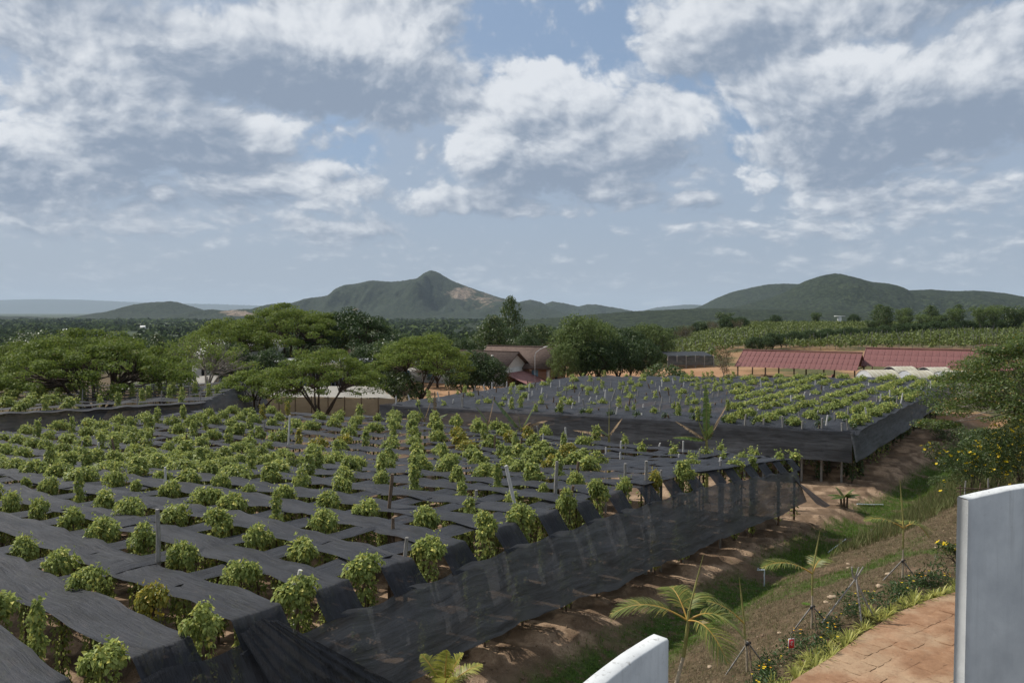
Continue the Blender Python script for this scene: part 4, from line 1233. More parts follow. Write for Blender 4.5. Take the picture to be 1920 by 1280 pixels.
shelter('long low tent of beige net with an off-white roof behind the near field', sa[:2], sb[:2], 13, 2.45, 11, .1)
sc2 = at_z(205, 768, -3.2); sd = at_z(398, 752, -3.2)
shelter('second beige net tent with pale roof, farther off behind the bare-topped tree', sc2[:2], sd[:2], 14, 2.5, 7, .1)

# ------------------------------------------------------------------ buildings
def mat_brick(name, scale=1.0):
    t = MT(name); v = t.coord('Object')
    b = t.n('ShaderNodeTexBrick'); b.inputs['Scale'].default_value = 2.4; b.inputs['Mortar Size'].default_value = .04
    b.inputs['Color1'].default_value = (.36, .150, .075, 1); b.inputs['Color2'].default_value = (.46, .22, .12, 1); b.inputs['Mortar'].default_value = (.30, .26, .22, 1)
    sw = t.n('ShaderNodeSeparateXYZ'); t.l(v, sw.inputs[0]); cb = t.n('ShaderNodeCombineXYZ'); t.l(t.math('ADD', sw.outputs[0], sw.outputs[1]), cb.inputs[0]); t.l(sw.outputs[2], cb.inputs[1])
    t.l(cb.outputs[0], b.inputs['Vector'])
    c = t.mix(t.rng(t.noise(v, .8, 4, .6), .35, .7, 0, .4), b.outputs[0], (.20, .11, .07))
    return t.surf(t.pbr(c, .9, None, .2))
def mat_tiles():
    t = MT('brown_roof_tiles'); v = t.coord('UV')
    v = t.coord('Object')
    w = t.n('ShaderNodeTexWave', wave_type='BANDS', bands_direction='Z', wave_profile='SAW'); w.inputs['Scale'].default_value = .85; w.inputs['Distortion'].default_value = .3
    t.l(v, w.inputs[0])
    n = t.noise(v, 2.2, 4, .65)
    c = t.ramp(n, [(.3, (.075, .052, .043)), (.5, (.120, .084, .068)), (.75, (.17, .122, .098))])
    c = t.mix(t.math('MULTIPLY', w.outputs['Fac'], .45), c, (.06, .042, .036))
    return t.surf(t.pbr(c, .85, t.bump(w.outputs['Fac'], .6, .06), .2))
M_BRICK, M_TILES = mat_brick('orange_brick'), mat_tiles()
M_WHITE = plain('white_plaster', (.62, .62, .60), .8, .10, 1.2)
M_BLUE = plain('blue_painted_wood', (.22, .36, .46), .5, .15, 3)
M_BLUE2 = plain('bright_blue_paint', (.05, .24, .50), .5, .15, 3)
M_DARK = plain('dark_opening', (.02, .02, .022), .9, .2, 3)
M_PINK = plain('faded_red_sheet', (.26, .125, .115), .6, .25, 1.5)
M_STEEL = plain('grey_metal', (.42, .44, .46), .4, .1, 5)
M_CONC = plain('pale_concrete', (.40, .38, .34), .85, .15, 2)
def mat_roof_red():
    t = MT('faded_red_roof_sheet'); v = t.coord('Object')
    n = t.noise(v, .9, 5, .6); n2 = t.noise(t.coord('Object', (9, .5, .5)), 1.5, 3, .6)
    c = t.ramp(n, [(.3, (.120, .046, .045)), (.55, (.170, .068, .066)), (.75, (.22, .10, .095))])
    c = t.mix(t.rng(n2, .4, .7, 0, .35), c, (.33, .17, .15))
    c = t.mix(t.math('MULTIPLY', t.objrand(), .16), c, (.13, .05, .05))
    return t.surf(t.pbr(c, .65, None, .3))
M_ROOFR = mat_roof_red()

def gable_house(name, label, origin, rz, L_, W, wall_h, rise, over, wall_mat, roof_mat, gable_mat=None, details=None, thick=.18):
    """ridge along local x; origin at the ground, front left corner"""
    root = empty(name, origin, rz, label, 'building')
    b = MB()
    b.box((0, 0, -1), (L_, .2, wall_h)); b.box((0, W - .2, -1), (L_, W, wall_h)); b.box((0, .2, -1), (.2, W - .2, wall_h)); b.box((L_ - .2, .2, -1), (L_, W - .2, wall_h))
    obj('wall', b.mesh('wall', [wall_mat]), root)
    for x0 in (0, L_ - .2):
        b = MB()
        V = [(x0, 0, wall_h + .002), (x0, W, wall_h + .002), (x0, W / 2, wall_h + rise - .1), (x0 + .2, 0, wall_h + .002), (x0 + .2, W, wall_h + .002), (x0 + .2, W / 2, wall_h + rise - .1)]
        b.add(V, [(0, 2, 1), (3, 4, 5)]); b.add(V, [(0, 1, 4, 3), (1, 2, 5, 4), (2, 0, 3, 5)])
        obj('gable', b.mesh('gable', [gable_mat or wall_mat]), root)
    sl = rise / (W / 2)
    for sgn in (0, 1):
        ye, yr = (-over, W / 2) if sgn == 0 else (W + over, W / 2)
        ze = wall_h - over * sl; zr = wall_h + rise
        V = [(-over, ye, ze), (L_ + over, ye, ze), (L_ + over, yr, zr), (-over, yr, zr)]
        V += [(x, y, z + thick) for x, y, z in V]
        b = MB(); b.add(V, [(0, 3, 2, 1), (4, 5, 6, 7), (0, 1, 5, 4), (1, 2, 6, 5), (2, 3, 7, 6), (3, 0, 4, 7)])
        obj('roof_slope', b.mesh('roof_slope', [roof_mat]), root)
    b = MB(); b.tube([(-over, W / 2, wall_h + rise + thick), (L_ + over, W / 2, wall_h + rise + thick)], .14, 6); obj('ridge_cap', b.mesh('ridge_cap', [roof_mat]), root)
    return root

# long house, its white gable end turned to the camera's right
YH = 138.
def house_a():
    gr = gz(0, YH)
    pR = at_y(948, 700, YH - 2)     # near the gable end
    # local frame: ridge runs to the left, end gable faces right and a little towards the camera
    L_, W = 38., 9.0
    root = gable_house('long_house', 'long low house with a brown tiled roof and a white gable end', (0, 0, 0), 0, L_, W, 3.7, 2.5, .7, M_WHITE, M_TILES, M_WHITE)
    ang = R(-28)
    root.rotation_euler = (0, 0, ang)
    e = np.array([(943 - 960) / F * 134, 134.0])                       # foot of the gable corner nearest to the camera's right
    c, s_ = math.cos(ang), math.sin(ang)
    root.location = (e[0] - 4.0 * 0 - (L_ * c - 0 * s_), e[1] - (L_ * s_), -4.2)
    # brick infill under the gable, window and red awning on the end wall
    b = MB(); b.box((L_ + .003, .3, .2), (L_ + .06, W - .5, 2.9)); obj('brick_infill', b.mesh('brick_infill', [M_BRICK]), root)
    b = MB(); b.box((L_ + .06, W - .5, 0), (L_ + .2, W - .1, 3.7)); obj('corner_pillar', b.mesh('corner_pillar', [M_WHITE]), root)
    b = MB(); b.box((L_ + .07, 3.0, 1.9), (L_ + .14, 5.4, 2.9)); f = obj('window', b.mesh('window', [M_WHITE]), root)
    b = MB(); b.box((L_ + .145, 3.2, 2.0), (L_ + .17, 5.2, 2.8)); obj('pane', b.mesh('pane', [M_DARK]), f)
    for k in range(8):
        a0 = .2 + k * 1.08
        V = []
        xs = np.linspace(0, 1.06, 13)
        n = len(xs)
        for r_ in (0, 1):
            for q_, x in enumerate(xs): V.append((L_ + .1 + r_ * 4.4, a0 + x, 2.9 - r_ * 1.7 + .05 * math.sin(x * 2 * math.pi * 3.77)))
        me = mesh('awning_sheet', V, np.array([(i, i + 1, n + i + 1, n + i) for i in range(n - 1)]), [M_PINK], True)
        obj('awning_sheet', me, root)
    b = MB(); b.box((L_ - 3.2, 1.6, 4.4), (L_ - 2.9, 1.9, 5.9)); obj('chimney', b.mesh('chimney', [M_CONC]), root)
    for k in range(7):
        b = MB(); b.box((2 + k * 5.2, -.06, 1.2), (3.4 + k * 5.2, -.003, 2.8)); f = obj('window', b.mesh('window', [M_BLUE]), root)
    return root
house_a()
def house_b():
    L_, W = 7.6, 13.0
    root = gable_house('brick_house', 'orange brick house with brown tiled roof, blue shutter and white corner pillar', (0, 0, 0), 0, W, L_ * 1.1, 3.6, 3.0, .8, M_BRICK, M_TILES)
    ang = R(-24)
    root.rotation_euler = (0, 0, ang)
    c, s_ = math.cos(ang), math.sin(ang)
    e = at_y(1028, 718, 139.)
    lx = 13.0
    root.location = (e[0] - lx * c, e[1] - lx * s_, -4.0)
    b = MB(); b.box((9.9, -.10, .8), (11.1, -.003, 2.9)); f = obj('shutter', b.mesh('shutter', [M_BLUE]), root)
    b = MB()
    for k in range(7): b.box((9.98, -.13, 0.9 + k * .28), (11.02, -.101, 1.05 + k * .28))
    obj('slat', b.mesh('slat', [M_BLUE]), f)
    b = MB(); b.box((12.75, -.14, 0), (13.25, .25, 3.5)); obj('corner_pillar', b.mesh('corner_pillar', [M_WHITE]), root)
    b = MB(); b.box((13.003, 3.2, 0.2), (13.05, 4.4, 2.4)); obj('door', b.mesh('door', [M_DARK]), root)
    b = MB(); b.box((8.2, -1.1, -.4), (11.9, -.15, .25)); obj('step', b.mesh('step', [M_WHITE]), root)
house_b()
def lamp():
    p = at_y(1003, 716, 133.)
    root = empty('street_lamp', (p[0], p[1], p[2]), 0, 'slim grey lamp post with a curved arm before the brick house', 'lamp post')
    b = MB(); b.tube([(0, 0, -.6), (0, 0, 4.4), (.18, 0, 4.95), (.9, -.2, 5.5), (1.5, -.3, 5.75)], [.07, .06, .05, .045, .04], 6); obj('post', b.mesh('post', [M_STEEL]), root)
    b = MB(); b.tube([(1.35, -.28, 5.72), (1.7, -.34, 5.86), (2.1, -.42, 5.95)], [.07, .13, .06], 6); obj('lamp_head', b.mesh('lamp_head', [M_WHITE]), root)
lamp()

# workshops half hidden behind the trees at left
def workshop():
    p = at_y(520, 733, 128.)
    root = empty('workshop', (p[0], p[1], -4.2), R(-2), 'low grey workshop with blue door and barred front behind the trees', 'building')
    b = MB(); b.box((0, 0, 0), (19, 8, 5.2)); obj('wall', b.mesh('wall', [M_CONC]), root)
    b = MB(); b.box((-.6, -1.6, 5.2), (19.6, 8.6, 5.4)); obj('roof', b.mesh('roof', [M_STEEL]), root)
    b = MB(); b.box((.8, -.08, 0), (4.6, -.003, 3.1)); obj('opening', b.mesh('opening', [M_BLUE2]), root)
    for k in range(22):
        b = MB(); b.tube([(5.2 + k * .62, -.7, 0), (5.2 + k * .62, -.7, 3.4)], .035, 4); obj('bar', b.mesh('bar', [M_STEEL]), root)
    b = MB(); b.box((5, -.06, .2), (18.6, -.003, 4.2)); obj('opening', b.mesh('opening', [M_DARK]), root)
    p = at_y(352, 728, 140.)
    root = empty('white_building', (p[0], p[1], -4.4), R(4), 'white building with a pale sheet roof seen between the trees', 'building')
    b = MB(); b.box((0, 0, 0), (9, 7, 6.0)); obj('wall', b.mesh('wall', [M_WHITE]), root)
    b = MB(); V = [(-.8, -1, 5.8), (16, -1, 5.8), (16, 8, 8.2), (-.8, 8, 8.2)]; V += [(x, y, z + .15) for x, y, z in V]
    b.add(V, [(0, 3, 2, 1), (4, 5, 6, 7), (0, 1, 5, 4), (1, 2, 6, 5), (2, 3, 7, 6), (3, 0, 4, 7)]); obj('roof', b.mesh('roof', [M_WHITE]), root)
    b = MB(); b.box((2.4, -.06, 1.0), (3.2, -.003, 4.6)); obj('window', b.mesh('window', [M_DARK]), root)
    b = MB(); b.box((9, .5, 0), (15.5, 6.5, 5.4)); obj('wall', b.mesh('wall', [M_CONC]), root)
workshop()
def vehicle():
    p = at_y(625, 738, 112.)
    root = empty('flatbed_trailer', (p[0] - 1.5, p[1], gz(p[0], p[1])), R(5), 'small white farm trailer parked behind the beige shelter', 'trailer')
    b = MB(); b.box((0, 0, .6), (3.0, 1.5, .75)); b.box((0, 0, .75), (.08, 1.5, 1.2)); b.box((2.92, 0, .75), (3.0, 1.5, 1.45)); obj('bed', b.mesh('bed', [M_WHITE]), root)
    for x in (.6, 2.4):
        b = MB(); b.tube([(x, -.12, .38), (x, .04, .38)], .36, 12); obj('wheel', b.mesh('wheel', [M_DARK]), root)
vehicle()

# ------------------------------------------------------------------ open red-roofed sheds
def shed(label, x0, x1, Y, ridge_z, eave_z, half, n_cols, lean=0.0, post_h=None, rows=3, end_cols=True):
    """ridge along x"""
    g0 = -3.6
    root = empty('open_shed', (x0, Y, g0), lean, label, 'shed')
    L_ = x1 - x0; W = L_ / n_cols; rz_ = ridge_z - g0; ez = eave_z - g0
    # one corrugated sheet, shared
    xs = np.linspace(0, W * .985, 13); seg = half / rows
    sl = (rz_ - ez) / half
    V = []
    for r_ in (0, 1):
        for i, x in enumerate(xs): V.append((x, -r_ * (seg + .06), -r_ * (seg + .06) * sl + .045 * math.cos(i * math.pi)))
    me = mesh('roof_sheet', V, np.array([(i, len(xs) + i, len(xs) + i + 1, i + 1) for i in range(len(xs) - 1)]), [M_ROOFR], False)
    for c in range(n_cols):
        for r_ in range(rows):
            o = obj('roof_sheet', me, root, loc=(c * W, -r_ * seg, rz_ - r_ * seg * sl + (rows - r_) * .035))
    # back slope as two long sheets
    b = MB(); V = [(0, .03, rz_), (L_, .03, rz_), (L_, half, ez), (0, half, ez)]; b.add(V, [(0, 1, 2, 3)]); obj('back_slope', b.mesh('back_slope', [M_ROOFR]), root)
    b = MB(); b.tube([(-.1, 0, rz_ + .26), (L_ + .1, 0, rz_ + .26)], .13, 6); obj('ridge_cap', b.mesh('ridge_cap', [M_ROOFR]), root)
    for x in (0.0, L_):
        b = MB(); b.tube([(x, -half - .1, ez + .02), (x, 0, rz_ + .1)], .09, 4); obj('barge_board', b.mesh('barge_board', [M_ROOFR]), root)
    k = max(2, int(L_ / 4.2)); 
    bp = MB(); bp.box((-.11, -.11, -.6), (.11, .11, ez + .1)); mep = bp.mesh('post', [M_POST_B])
    for i in range(k + 1):
        for y in (-half + .5, half - .6):
            obj('post', mep, root, loc=(.4 + i * (L_ - .8) / k, y, 0))
    for i in range(0, k + 1):
        b = MB(); x = .4 + i * (L_ - .8) / k; b.box((x - .06, -half + .5, ez - .02), (x + .06, half - .6, ez + .12)); obj('tie_beam', b.mesh('tie_beam', [M_POST_B]), root)
    return root
TH = R(32)
def shed_at(label, rl, Y, L_, half, drop, n_cols):
    """rl: pixel of the left end of the ridge at distance Y; the ridge runs off to the right and towards the camera"""
    a = at_y(*rl, Y)
    r = shed(label, 0, L_, 0, a[2], a[2] - drop, half, n_cols)
    r.location = (a[0], a[1], r.location[2]); r.rotation_euler = (0, 0, -TH)
    return r
shed_at('open-sided shed with a long faded red corrugated roof', (1394, 658), 152., 20.9, 5.5, 2.6, 24)
shed_at('second faded red roofed shed, behind the pale arched tunnels', (1624, 654.5), 146., 26.0, 5.5, 2.75, 24)
shed_at('small end of a third red roof beside the overhanging tree', (1838, 650), 158., 9., 4., 1.6, 9)
for i in range(6):
    x, y = px_at(1405 + i * 33, 712)
    b = MB(); b.tube([(0, 0, .1), (0, 0, .42), (0, 0, .85)], [.28, .32, .2], 10)
    o = obj('clay_jar', b.mesh('clay_jar', [M_PINK]), loc=(at_y(1405 + i * 33, 708, 147.)[0], 147. + (i % 3), gz(x, 147.)))
    tag(o, f"round clay jar standing under the first red-roofed shed, {ordw(i + 1)} from its far end", 'jar', 'jars under the shed')

# pale arched tunnels
def mat_tunnel():
    t = MT('olive_beige_tunnel_film'); v = t.coord('Object')
    w = t.n('ShaderNodeTexWave', wave_type='BANDS', bands_direction='X'); w.inputs['Scale'].default_value = .42; t.l(v, w.inputs[0])
    n = t.noise(v, 1.0, 4, .6)
    c = t.mix(t.rng(w.outputs['Fac'], .75, .95, 0, .6), t.mix(n, (.33, .31, .22), (.44, .41, .30)), (.56, .55, .47))
    return t.surf(t.pbr(c, .5, None, .4))
M_TUN = mat_tunnel()
M_PALEGREY = plain('pale_metal_sheet', (.50, .52, .54), .4, .1, 4)
def tunnel(i, cx0, cx1, ytop, Y, vents):
    a = at_y(cx0, ytop, Y); b_ = at_y(cx1, ytop, Y)
    L_ = b_[0] - a[0]; top = a[2]; g0 = gz(a[0], Y); Rr = (top - g0) * .78
    root = empty('grow_tunnel', (a[0], Y, g0), R(8), ["pale arched drying tunnel nearest the vines, with two round vents", "olive arched tunnel with an open dark end, behind the first", "pale arched tunnel with twin round vents, in the middle of the row",
              "long olive arched tunnel close under the second red roof", "last pale arched tunnel, half behind the overhanging tree"][i], 'tunnel', 'arched tunnels beside the sheds')
    n, m = 14, 15
    x = np.linspace(0, L_, n)[:, None]; th = np.linspace(0, np.pi, m)[None]
    rib = 1 + .012 * np.cos(x / L_ * 2 * np.pi * 6)
    G = np.stack([x + 0 * th, Rr * np.cos(th) * rib, (top - g0) * np.sin(th) ** .8 * rib], -1)
    obj('cover', sheet('cover', G, M_TUN, x + 0 * th, th + 0 * x), root)
    for k in range(7):
        xk = L_ * k / 6
        b = MB(); b.tube([(xk, Rr * 1.01 * math.cos(q), (top - g0) * 1.012 * max(0, math.sin(q)) ** .8) for q in np.linspace(0, np.pi, 13)], .045, 4, cap=False); obj('hoop', b.mesh('hoop', [M_CONC]), root)
    b = MB(); V = [(.02, Rr * math.cos(q), (top - g0) * max(0, math.sin(q)) ** .8) for q in np.linspace(0, np.pi, m)]
    b.add(V, [list(range(m))]); obj('end_wall', b.mesh('end_wall', [M_DARK if i in (1, 3) else M_PALEGREY]), root)
    for v in range(vents):
        y = -.9 + v * 1.5
        b = MB(); b.tube([(-.02, y, top - g0 - 1.5), (-.6, y, top - g0 - 1.5), (-.8, y, top - g0 - 1.5)], [.55, .5, .3], 12); obj('round_vent', b.mesh('round_vent', [M_STEEL]), root)
    b = MB(); b.box((-.5, -2.2, 0), (-.05, -1.4, 1.9)); obj('cabinet', b.mesh('cabinet', [M_WHITE]), root)
tunnel(0, 1620, 1676, 694, 118., 2)
tunnel(1, 1668, 1712, 687.5, 127., 0)
tunnel(2, 1697, 1742, 695, 117., 2)
tunnel(3, 1733, 1776, 689, 126., 0)
tunnel(4, 1764, 1812, 696, 117., 1)

# dark netted plot and creeper arbour across the yard
def yard_plot():
    a = at_y(1252, 667, 172.); b = at_y(1338, 670, 172.); z0 = a[2]
    n, m = 50, 8
    u = np.linspace(0, 1, n)[:, None]; h = np.linspace(0, 1, m)[None]
    X = a[0] + (b[0] - a[0]) * u + 0 * h; Y = 172 - .4 * h + .3 * fbm(u * 9 + 0 * h, h + 0 * u, 2, 3)
    Z = z0 - 1.95 * h + .15 * (fbm(u * 9, u * 0, 3, 4) - .5)
    o = obj('side_net', sheet('side_net', np.stack([X, Y, Z], -1), M_DRAPE_F, h * 2 + 0 * u, u * 10 + 0 * h)); tag(o, 'short black shade cloth hung before the far plantation across the yard', 'shade net')
    X = a[0] + (b[0] - a[0]) * u + 0 * h; Y = 172 + 9 * h + 0 * u; Z = z0 + .5 * h + .2 * (fbm(u * 9 + 0 * h, h * 5 + 0 * u, 3, 5) - .5)
    o = obj('shade_net_band', sheet('shade_net_band', np.stack([X, Y, Z], -1), M_NET_2, h * 9 + 0 * u, u * 10 + 0 * h)); tag(o, 'black shade cloth roof of the plot across the orange yard', 'shade net')
    for k in range(6):
        x = a[0] + (b[0] - a[0]) * k / 5
        o = obj('wooden_post', pole_mesh(M_POST, z0 - gz(x, 172.) + .3, .1, 0, .09, k), loc=(x, 171.9, z0)); tag(o, f"post under the black cloth across the orange yard, {ordw(k + 1)} of six", 'post', 'posts across the yard')
yard_plot()
def block():
    x, y = px_at(1318, 712)
    b = MB(); b.box((-2.2, -.4, -.2), (2.2, .5, .75)); o = obj('brick_planter', b.mesh('brick_planter', [M_BRICK]), loc=(x, y, gz(x, y))); tag(o, 'low brick planter on the orange yard', 'planter')
block()
def mast():
    p = at_y(1574, 612, 900.)
    p[2] += 3.5
    root = empty('water_tower', tuple(p), 0, 'small white tower with a flat cap standing out against the dark hill', 'tower')
    b = MB(); b.box((-1.6, -1.6, -6), (1.6, 1.6, 7.5)); obj('shaft', b.mesh('shaft', [M_WHITE]), root)
    b = MB(); b.box((-5.5, -2, 7.5), (5.5, 2, 8.5)); obj('cap', b.mesh('cap', [M_WHITE]), root)
mast()
# ------------------------------------------------------------------ tree kinds
tree_proto('rain_a', M_RAIN, M_BARK, seed=1, height=10.5, rx=9.4, shape='umbrella', n_clump=150, per=270, leaf=.24, trunk_h=.20, trunk_r=.045, clump=.125, flat=.42, fork=7)
tree_proto('rain_b', M_RAIN, M_BARK, seed=2, height=8.5, rx=6.2, shape='umbrella', n_clump=90, per=230, leaf=.22, trunk_h=.14, trunk_r=.034, clump=.13, flat=.42, fork=6)
tree_proto('rain_c', M_RAIN, M_BARK, seed=3, height=6.0, rx=4.4, shape='umbrella', n_clump=56, per=210, leaf=.20, trunk_h=.25, trunk_r=.045, clump=.15, flat=.45, fork=5)
tree_proto('rain_bare', M_RAIN, M_BARK_P, seed=4, height=9.5, rx=6.6, shape='umbrella', n_clump=95, per=90, leaf=.26, trunk_h=.25, trunk_r=.035, clump=.13, flat=.5, fork=7, bare=.42)
tree_proto('rain_dark', M_RAIN_D, M_BARK, seed=5, height=13, rx=9.5, shape='umbrella', n_clump=110, per=220, leaf=.36, trunk_h=.25, trunk_r=.035, clump=.13, flat=.5, fork=6)
tree_proto('mango_a', M_MANGO, M_BARK, seed=6, height=8, rx=4.2, shape='round', n_clump=60, per=120, leaf=.36, trunk_h=.20, trunk_r=.03, clump=.17, flat=.8, fork=5)
tree_proto('mango_b', M_MANGO, M_BARK, seed=7, height=7, rx=3.2, shape='round', n_clump=46, per=120, leaf=.34, trunk_h=.16, trunk_r=.03, clump=.18, flat=.85, fork=5)
tree_proto('broad', M_PALE, M_BARK, seed=8, height=11, rx=5.4, shape='round', n_clump=64, per=120, leaf=.42, trunk_h=.16, trunk_r=.028, clump=.15, flat=.7, fork=5)
tree_proto('mid_a', M_MID, M_BARK, seed=9, height=9, rx=4.2, shape='vase', n_clump=44, per=90, leaf=.42, trunk_h=.28, trunk_r=.026, clump=.17, flat=.7, fork=4)
tree_proto('mid_b', M_MID, M_BARK, seed=10, height=12, rx=3.8, shape='column', n_clump=44, per=90, leaf=.45, trunk_h=.3, trunk_r=.022, clump=.13, flat=.7, fork=4)
tree_proto('pale_a', M_PALE, M_BARK_P, seed=11, height=11, rx=4.0, shape='vase', n_clump=36, per=70, leaf=.45, trunk_h=.35, trunk_r=.02, clump=.14, flat=.65, fork=4)
tree_proto('bushy', M_MID, M_BARK, seed=12, height=4.5, rx=3.0, shape='round', n_clump=34, per=90, leaf=.30, trunk_h=.06, trunk_r=.03, clump=.22, flat=.8, fork=4)
tree_proto('dry', M_DRY, M_BARK_P, seed=13, height=7.5, rx=3.6, shape='vase', n_clump=40, per=50, leaf=.32, trunk_h=.2, trunk_r=.02, clump=.17, flat=.7, fork=5, bare=.2)
tree_proto('feather', leafy('feathery_leaf', (.030, .056, .012), (.105, .148, .030), (.24, .17, .035), .06, .5, .35, .0), M_BARK_P, seed=14, height=8.2, rx=5.0, shape='umbrella', n_clump=180, per=440, leaf=.125, trunk_h=.2, trunk_r=.020, clump=.105, flat=.34, fork=7, bare=.0, aspect=.4)

def tree_px(key, px, foot, Y, label, s=1.0, group=None, sz=None, **k):
    x = (px - 960) / F * Y
    return place_tree(key, x, Y, label, group, s=s, sz=sz, **k)

# the spreading trees on the left
tree_px('rain_a', 178, 797, 80., 'big spreading umbrella-crowned tree with a dark forked trunk behind the near field', 1.0, rz=.4)
tree_px('rain_bare', 380, 752, 102., 'umbrella-crowned tree with bare grey branches in its top', 1.0, rz=1.)
tree_px('rain_c', 300, 748, 99., 'small spreading tree standing before the pale roof', .85)
tree_px('rain_c', 478, 772, 86., 'small umbrella tree leaning over the beige shelter, one low side branch', 1.05, rz=2.4)
tree_px('rain_b', 600, 776, 84., 'many-stemmed umbrella tree in front of the beige shelter', 1.0, rz=.8)
tree_px('rain_b', 790, 750, 106., 'umbrella-crowned tree before the long tiled house', 1.12, rz=2.)
tree_px('rain_a', 50, 760, 112., 'spreading tree farther back behind the big umbrella tree', .75, sz=.8, rz=3.)
tree_px('rain_dark', 655, 0, 150., 'tall dark flat-topped tree rising behind the umbrella trees', 1.0, rz=.3)
tree_px('rain_a', 545, 0, 146., 'large green flat-topped tree beside the tall dark one', 1.18, sz=1.35, rz=1.3)
tree_px('rain_b', 430, 0, 138., 'flat-topped tree with a yellowish crown behind the bare-branched tree', 1.25, sz=1.35)
tree_px('rain_b', 745, 0, 140., 'lower umbrella tree between the dark tree and the long house', .9)
tree_px('mango_a', 888, 0, 122., 'dense dark round tree in front of the long house', .86, sz=.80)
tree_px('mango_b', 922, 0, 120., 'dense dark tree beside the white gable', .80, sz=.74)
tree_px('mango_b', 868, 0, 118., 'low dark shady tree under the umbrella crown before the house', .9, sz=.75)
tree_px('bushy', 745, 0, 104., 'grey-green bush beside the end of the beige shelter', 1.0)
tree_px('bushy', 708, 0, 108., 'dark bush behind the beige shelter roof', 1.0)
tree_px('broad', 1092, 0, 136., 'tall broad light-green tree beside the brick house', 1.0, sz=1.08, rz=1.)
tree_px('broad', 1060, 0, 131., 'lower grey-green tree beside the corner of the brick house', .50, sz=.66)
tree_px('broad', 1122, 0, 142., 'light-green tree next to the tallest broad tree', .85, sz=.98)
tree_px('mango_a', 1118, 0, 134., 'dark round tree before the light-green trees', .95, sz=.92)
tree_px('mango_a', 1160, 0, 138., 'dark round tree at the end of the yard, between two others', .95, sz=1.0)
tree_px('mango_a', 1182, 0, 148., 'dark tree behind the row by the yard', .95, sz=1.12)
tree_px('mango_b', 1212, 0, 142., 'round clipped-looking dark tree standing alone by the yard', .92, sz=1.0)
tree_px('bushy', 1246, 0, 120., 'low glossy green bush tree at the back edge of the farther field', 1.15, sz=1.0)
tree_px('bushy', 1275, 0, 122., 'smaller bush tree beside the low glossy one', .7, sz=.72)
tree_px('dry', 1358, 0, 150., 'thin yellowish shrub tree left of the first red roof', .65, sz=.75)
tree_px('bushy', 1372, 0, 128., 'green bush at the end of the first red roof', .62, sz=.55)
tree_px('bushy', 1528, 0, 118., 'green bush in front of the first red roof', .75, sz=.72)
tree_px('mango_a', 930, 0, 190., 'dark green tree rising behind the long tiled roof', 1.0, sz=1.35)
tree_px('mid_b', 957, 0, 215., 'tall pointed tree rising above the belt behind the house', 1.0, sz=1.55)
tree_px('mango_b', 990, 0, 165., 'round dark tree in the gap between the two roofs', .75, sz=1.1)

for px_, key_, Y_, l_ in [(430, 'mango_a', 126., 'dark tree in front of the grey workshop wall, near its end'), (505, 'mango_b', 125., 'dark round tree hiding the workshop roof corner'), (690, 'mango_a', 127., 'dark tree at the far end of the workshop'),
                          (728, 'mid_a', 124., 'mid-green tree between the workshop and the long house'), (20, 'mid_a', 128., 'mid-green tree behind the spreading tree at the field corner'), (262, 'mango_a', 128., 'dark tree between the big umbrella tree and the bare-topped one'),
                          (820, 'mango_a', 132., 'dark tree behind the umbrella tree by the long house')]:
    tree_px(key_, px_, 0, Y_, l_, .9)
# the belt of trees behind, each a tree
def belt():
    r_ = random.Random(21)
    looks = {'mid_a': 'bushy mid-green', 'mid_b': 'slender upright', 'pale_a': 'pale loose', 'mango_a': 'dense dark', 'mango_b': 'small dark round', 'broad': 'broad light-green', 'dry': 'dry brownish'}
    zones = [  # px range, distance range, count, kinds, where, top limit
        (700, 1240, 175, 250, 46, ['mid_a', 'mid_a', 'dry', 'mango_a', 'mid_b', 'broad', 'mango_b'], 'in the belt behind the houses'),
        (1225, 1400, 330, 420, 14, ['mid_a', 'dry', 'dry', 'mango_a', 'mid_a'], 'in the scrub beyond the far plantation'),
        (1380, 1660, 430, 560, 16, ['dry', 'mid_a', 'dry', 'mango_a', 'mango_b'], 'along the far edge of the plantation'),
        (-40, 260, 150, 260, 22, ['mid_a', 'mango_a', 'mid_b', 'mid_a', 'mango_b'], 'in the belt beyond the umbrella trees'),
        (260, 720, 220, 320, 22, ['mid_a', 'mango_a', 'mid_b', 'mid_a'], 'in the belt behind the workshops'),
        (1640, 1940, 300, 380, 10, ['pale_a', 'mid_b', 'mid_a'], 'on the ridge above the far plantation'),
    ]
    for x0, x1, y0, y1, n, kinds, where in zones:
        rows = {}
        lst = []
        for i in range(n):
            px = x0 + (i + r_.random()) * (x1 - x0) / n; Y = r_.uniform(y0, y1)
            lst.append((px, Y, r_.choice(kinds)))
        cnt = {}
        for px, Y, key in sorted(lst):
            cnt[key] = cnt.get(key, 0) + 1
            s_ = r_.uniform(.75, 1.15)
            o = tree_px(key, px, 0, Y, f"{looks[key]} tree {where}, {ordw(cnt[key])} from the left", s_, 'trees ' + where, sz=s_ * r_.uniform(.75, 1.05))
belt()

# pale trees standing on the ridge before the dark hill
for i, (px, h, key) in enumerate([(1662, 9.5, 'mid_b'), (1693, 6.5, 'pale_a'), (1726, 7.0, 'pale_a'), (1752, 6.5, 'pale_a'), (1788, 9.0, 'pale_a'), (1838, 9.5, 'pale_a'), (1862, 9, 'pale_a'), (1905, 9.5, 'mid_a'), (1574 + 60, 5, 'mid_a')]):
    H0 = {'mid_b': 12, 'pale_a': 11, 'mid_a': 9}[key]
    tree_px(key, px, 0, 300., f"{['tall dark loose', 'short pale', 'pale feathery', 'pale small', 'pale airy', 'pale twin-crowned', 'pale full', 'green full', 'low green'][i]} tree on the ridge above the far plantation, before the dark hill", h / H0 * 1.1, 'trees standing on the ridge')

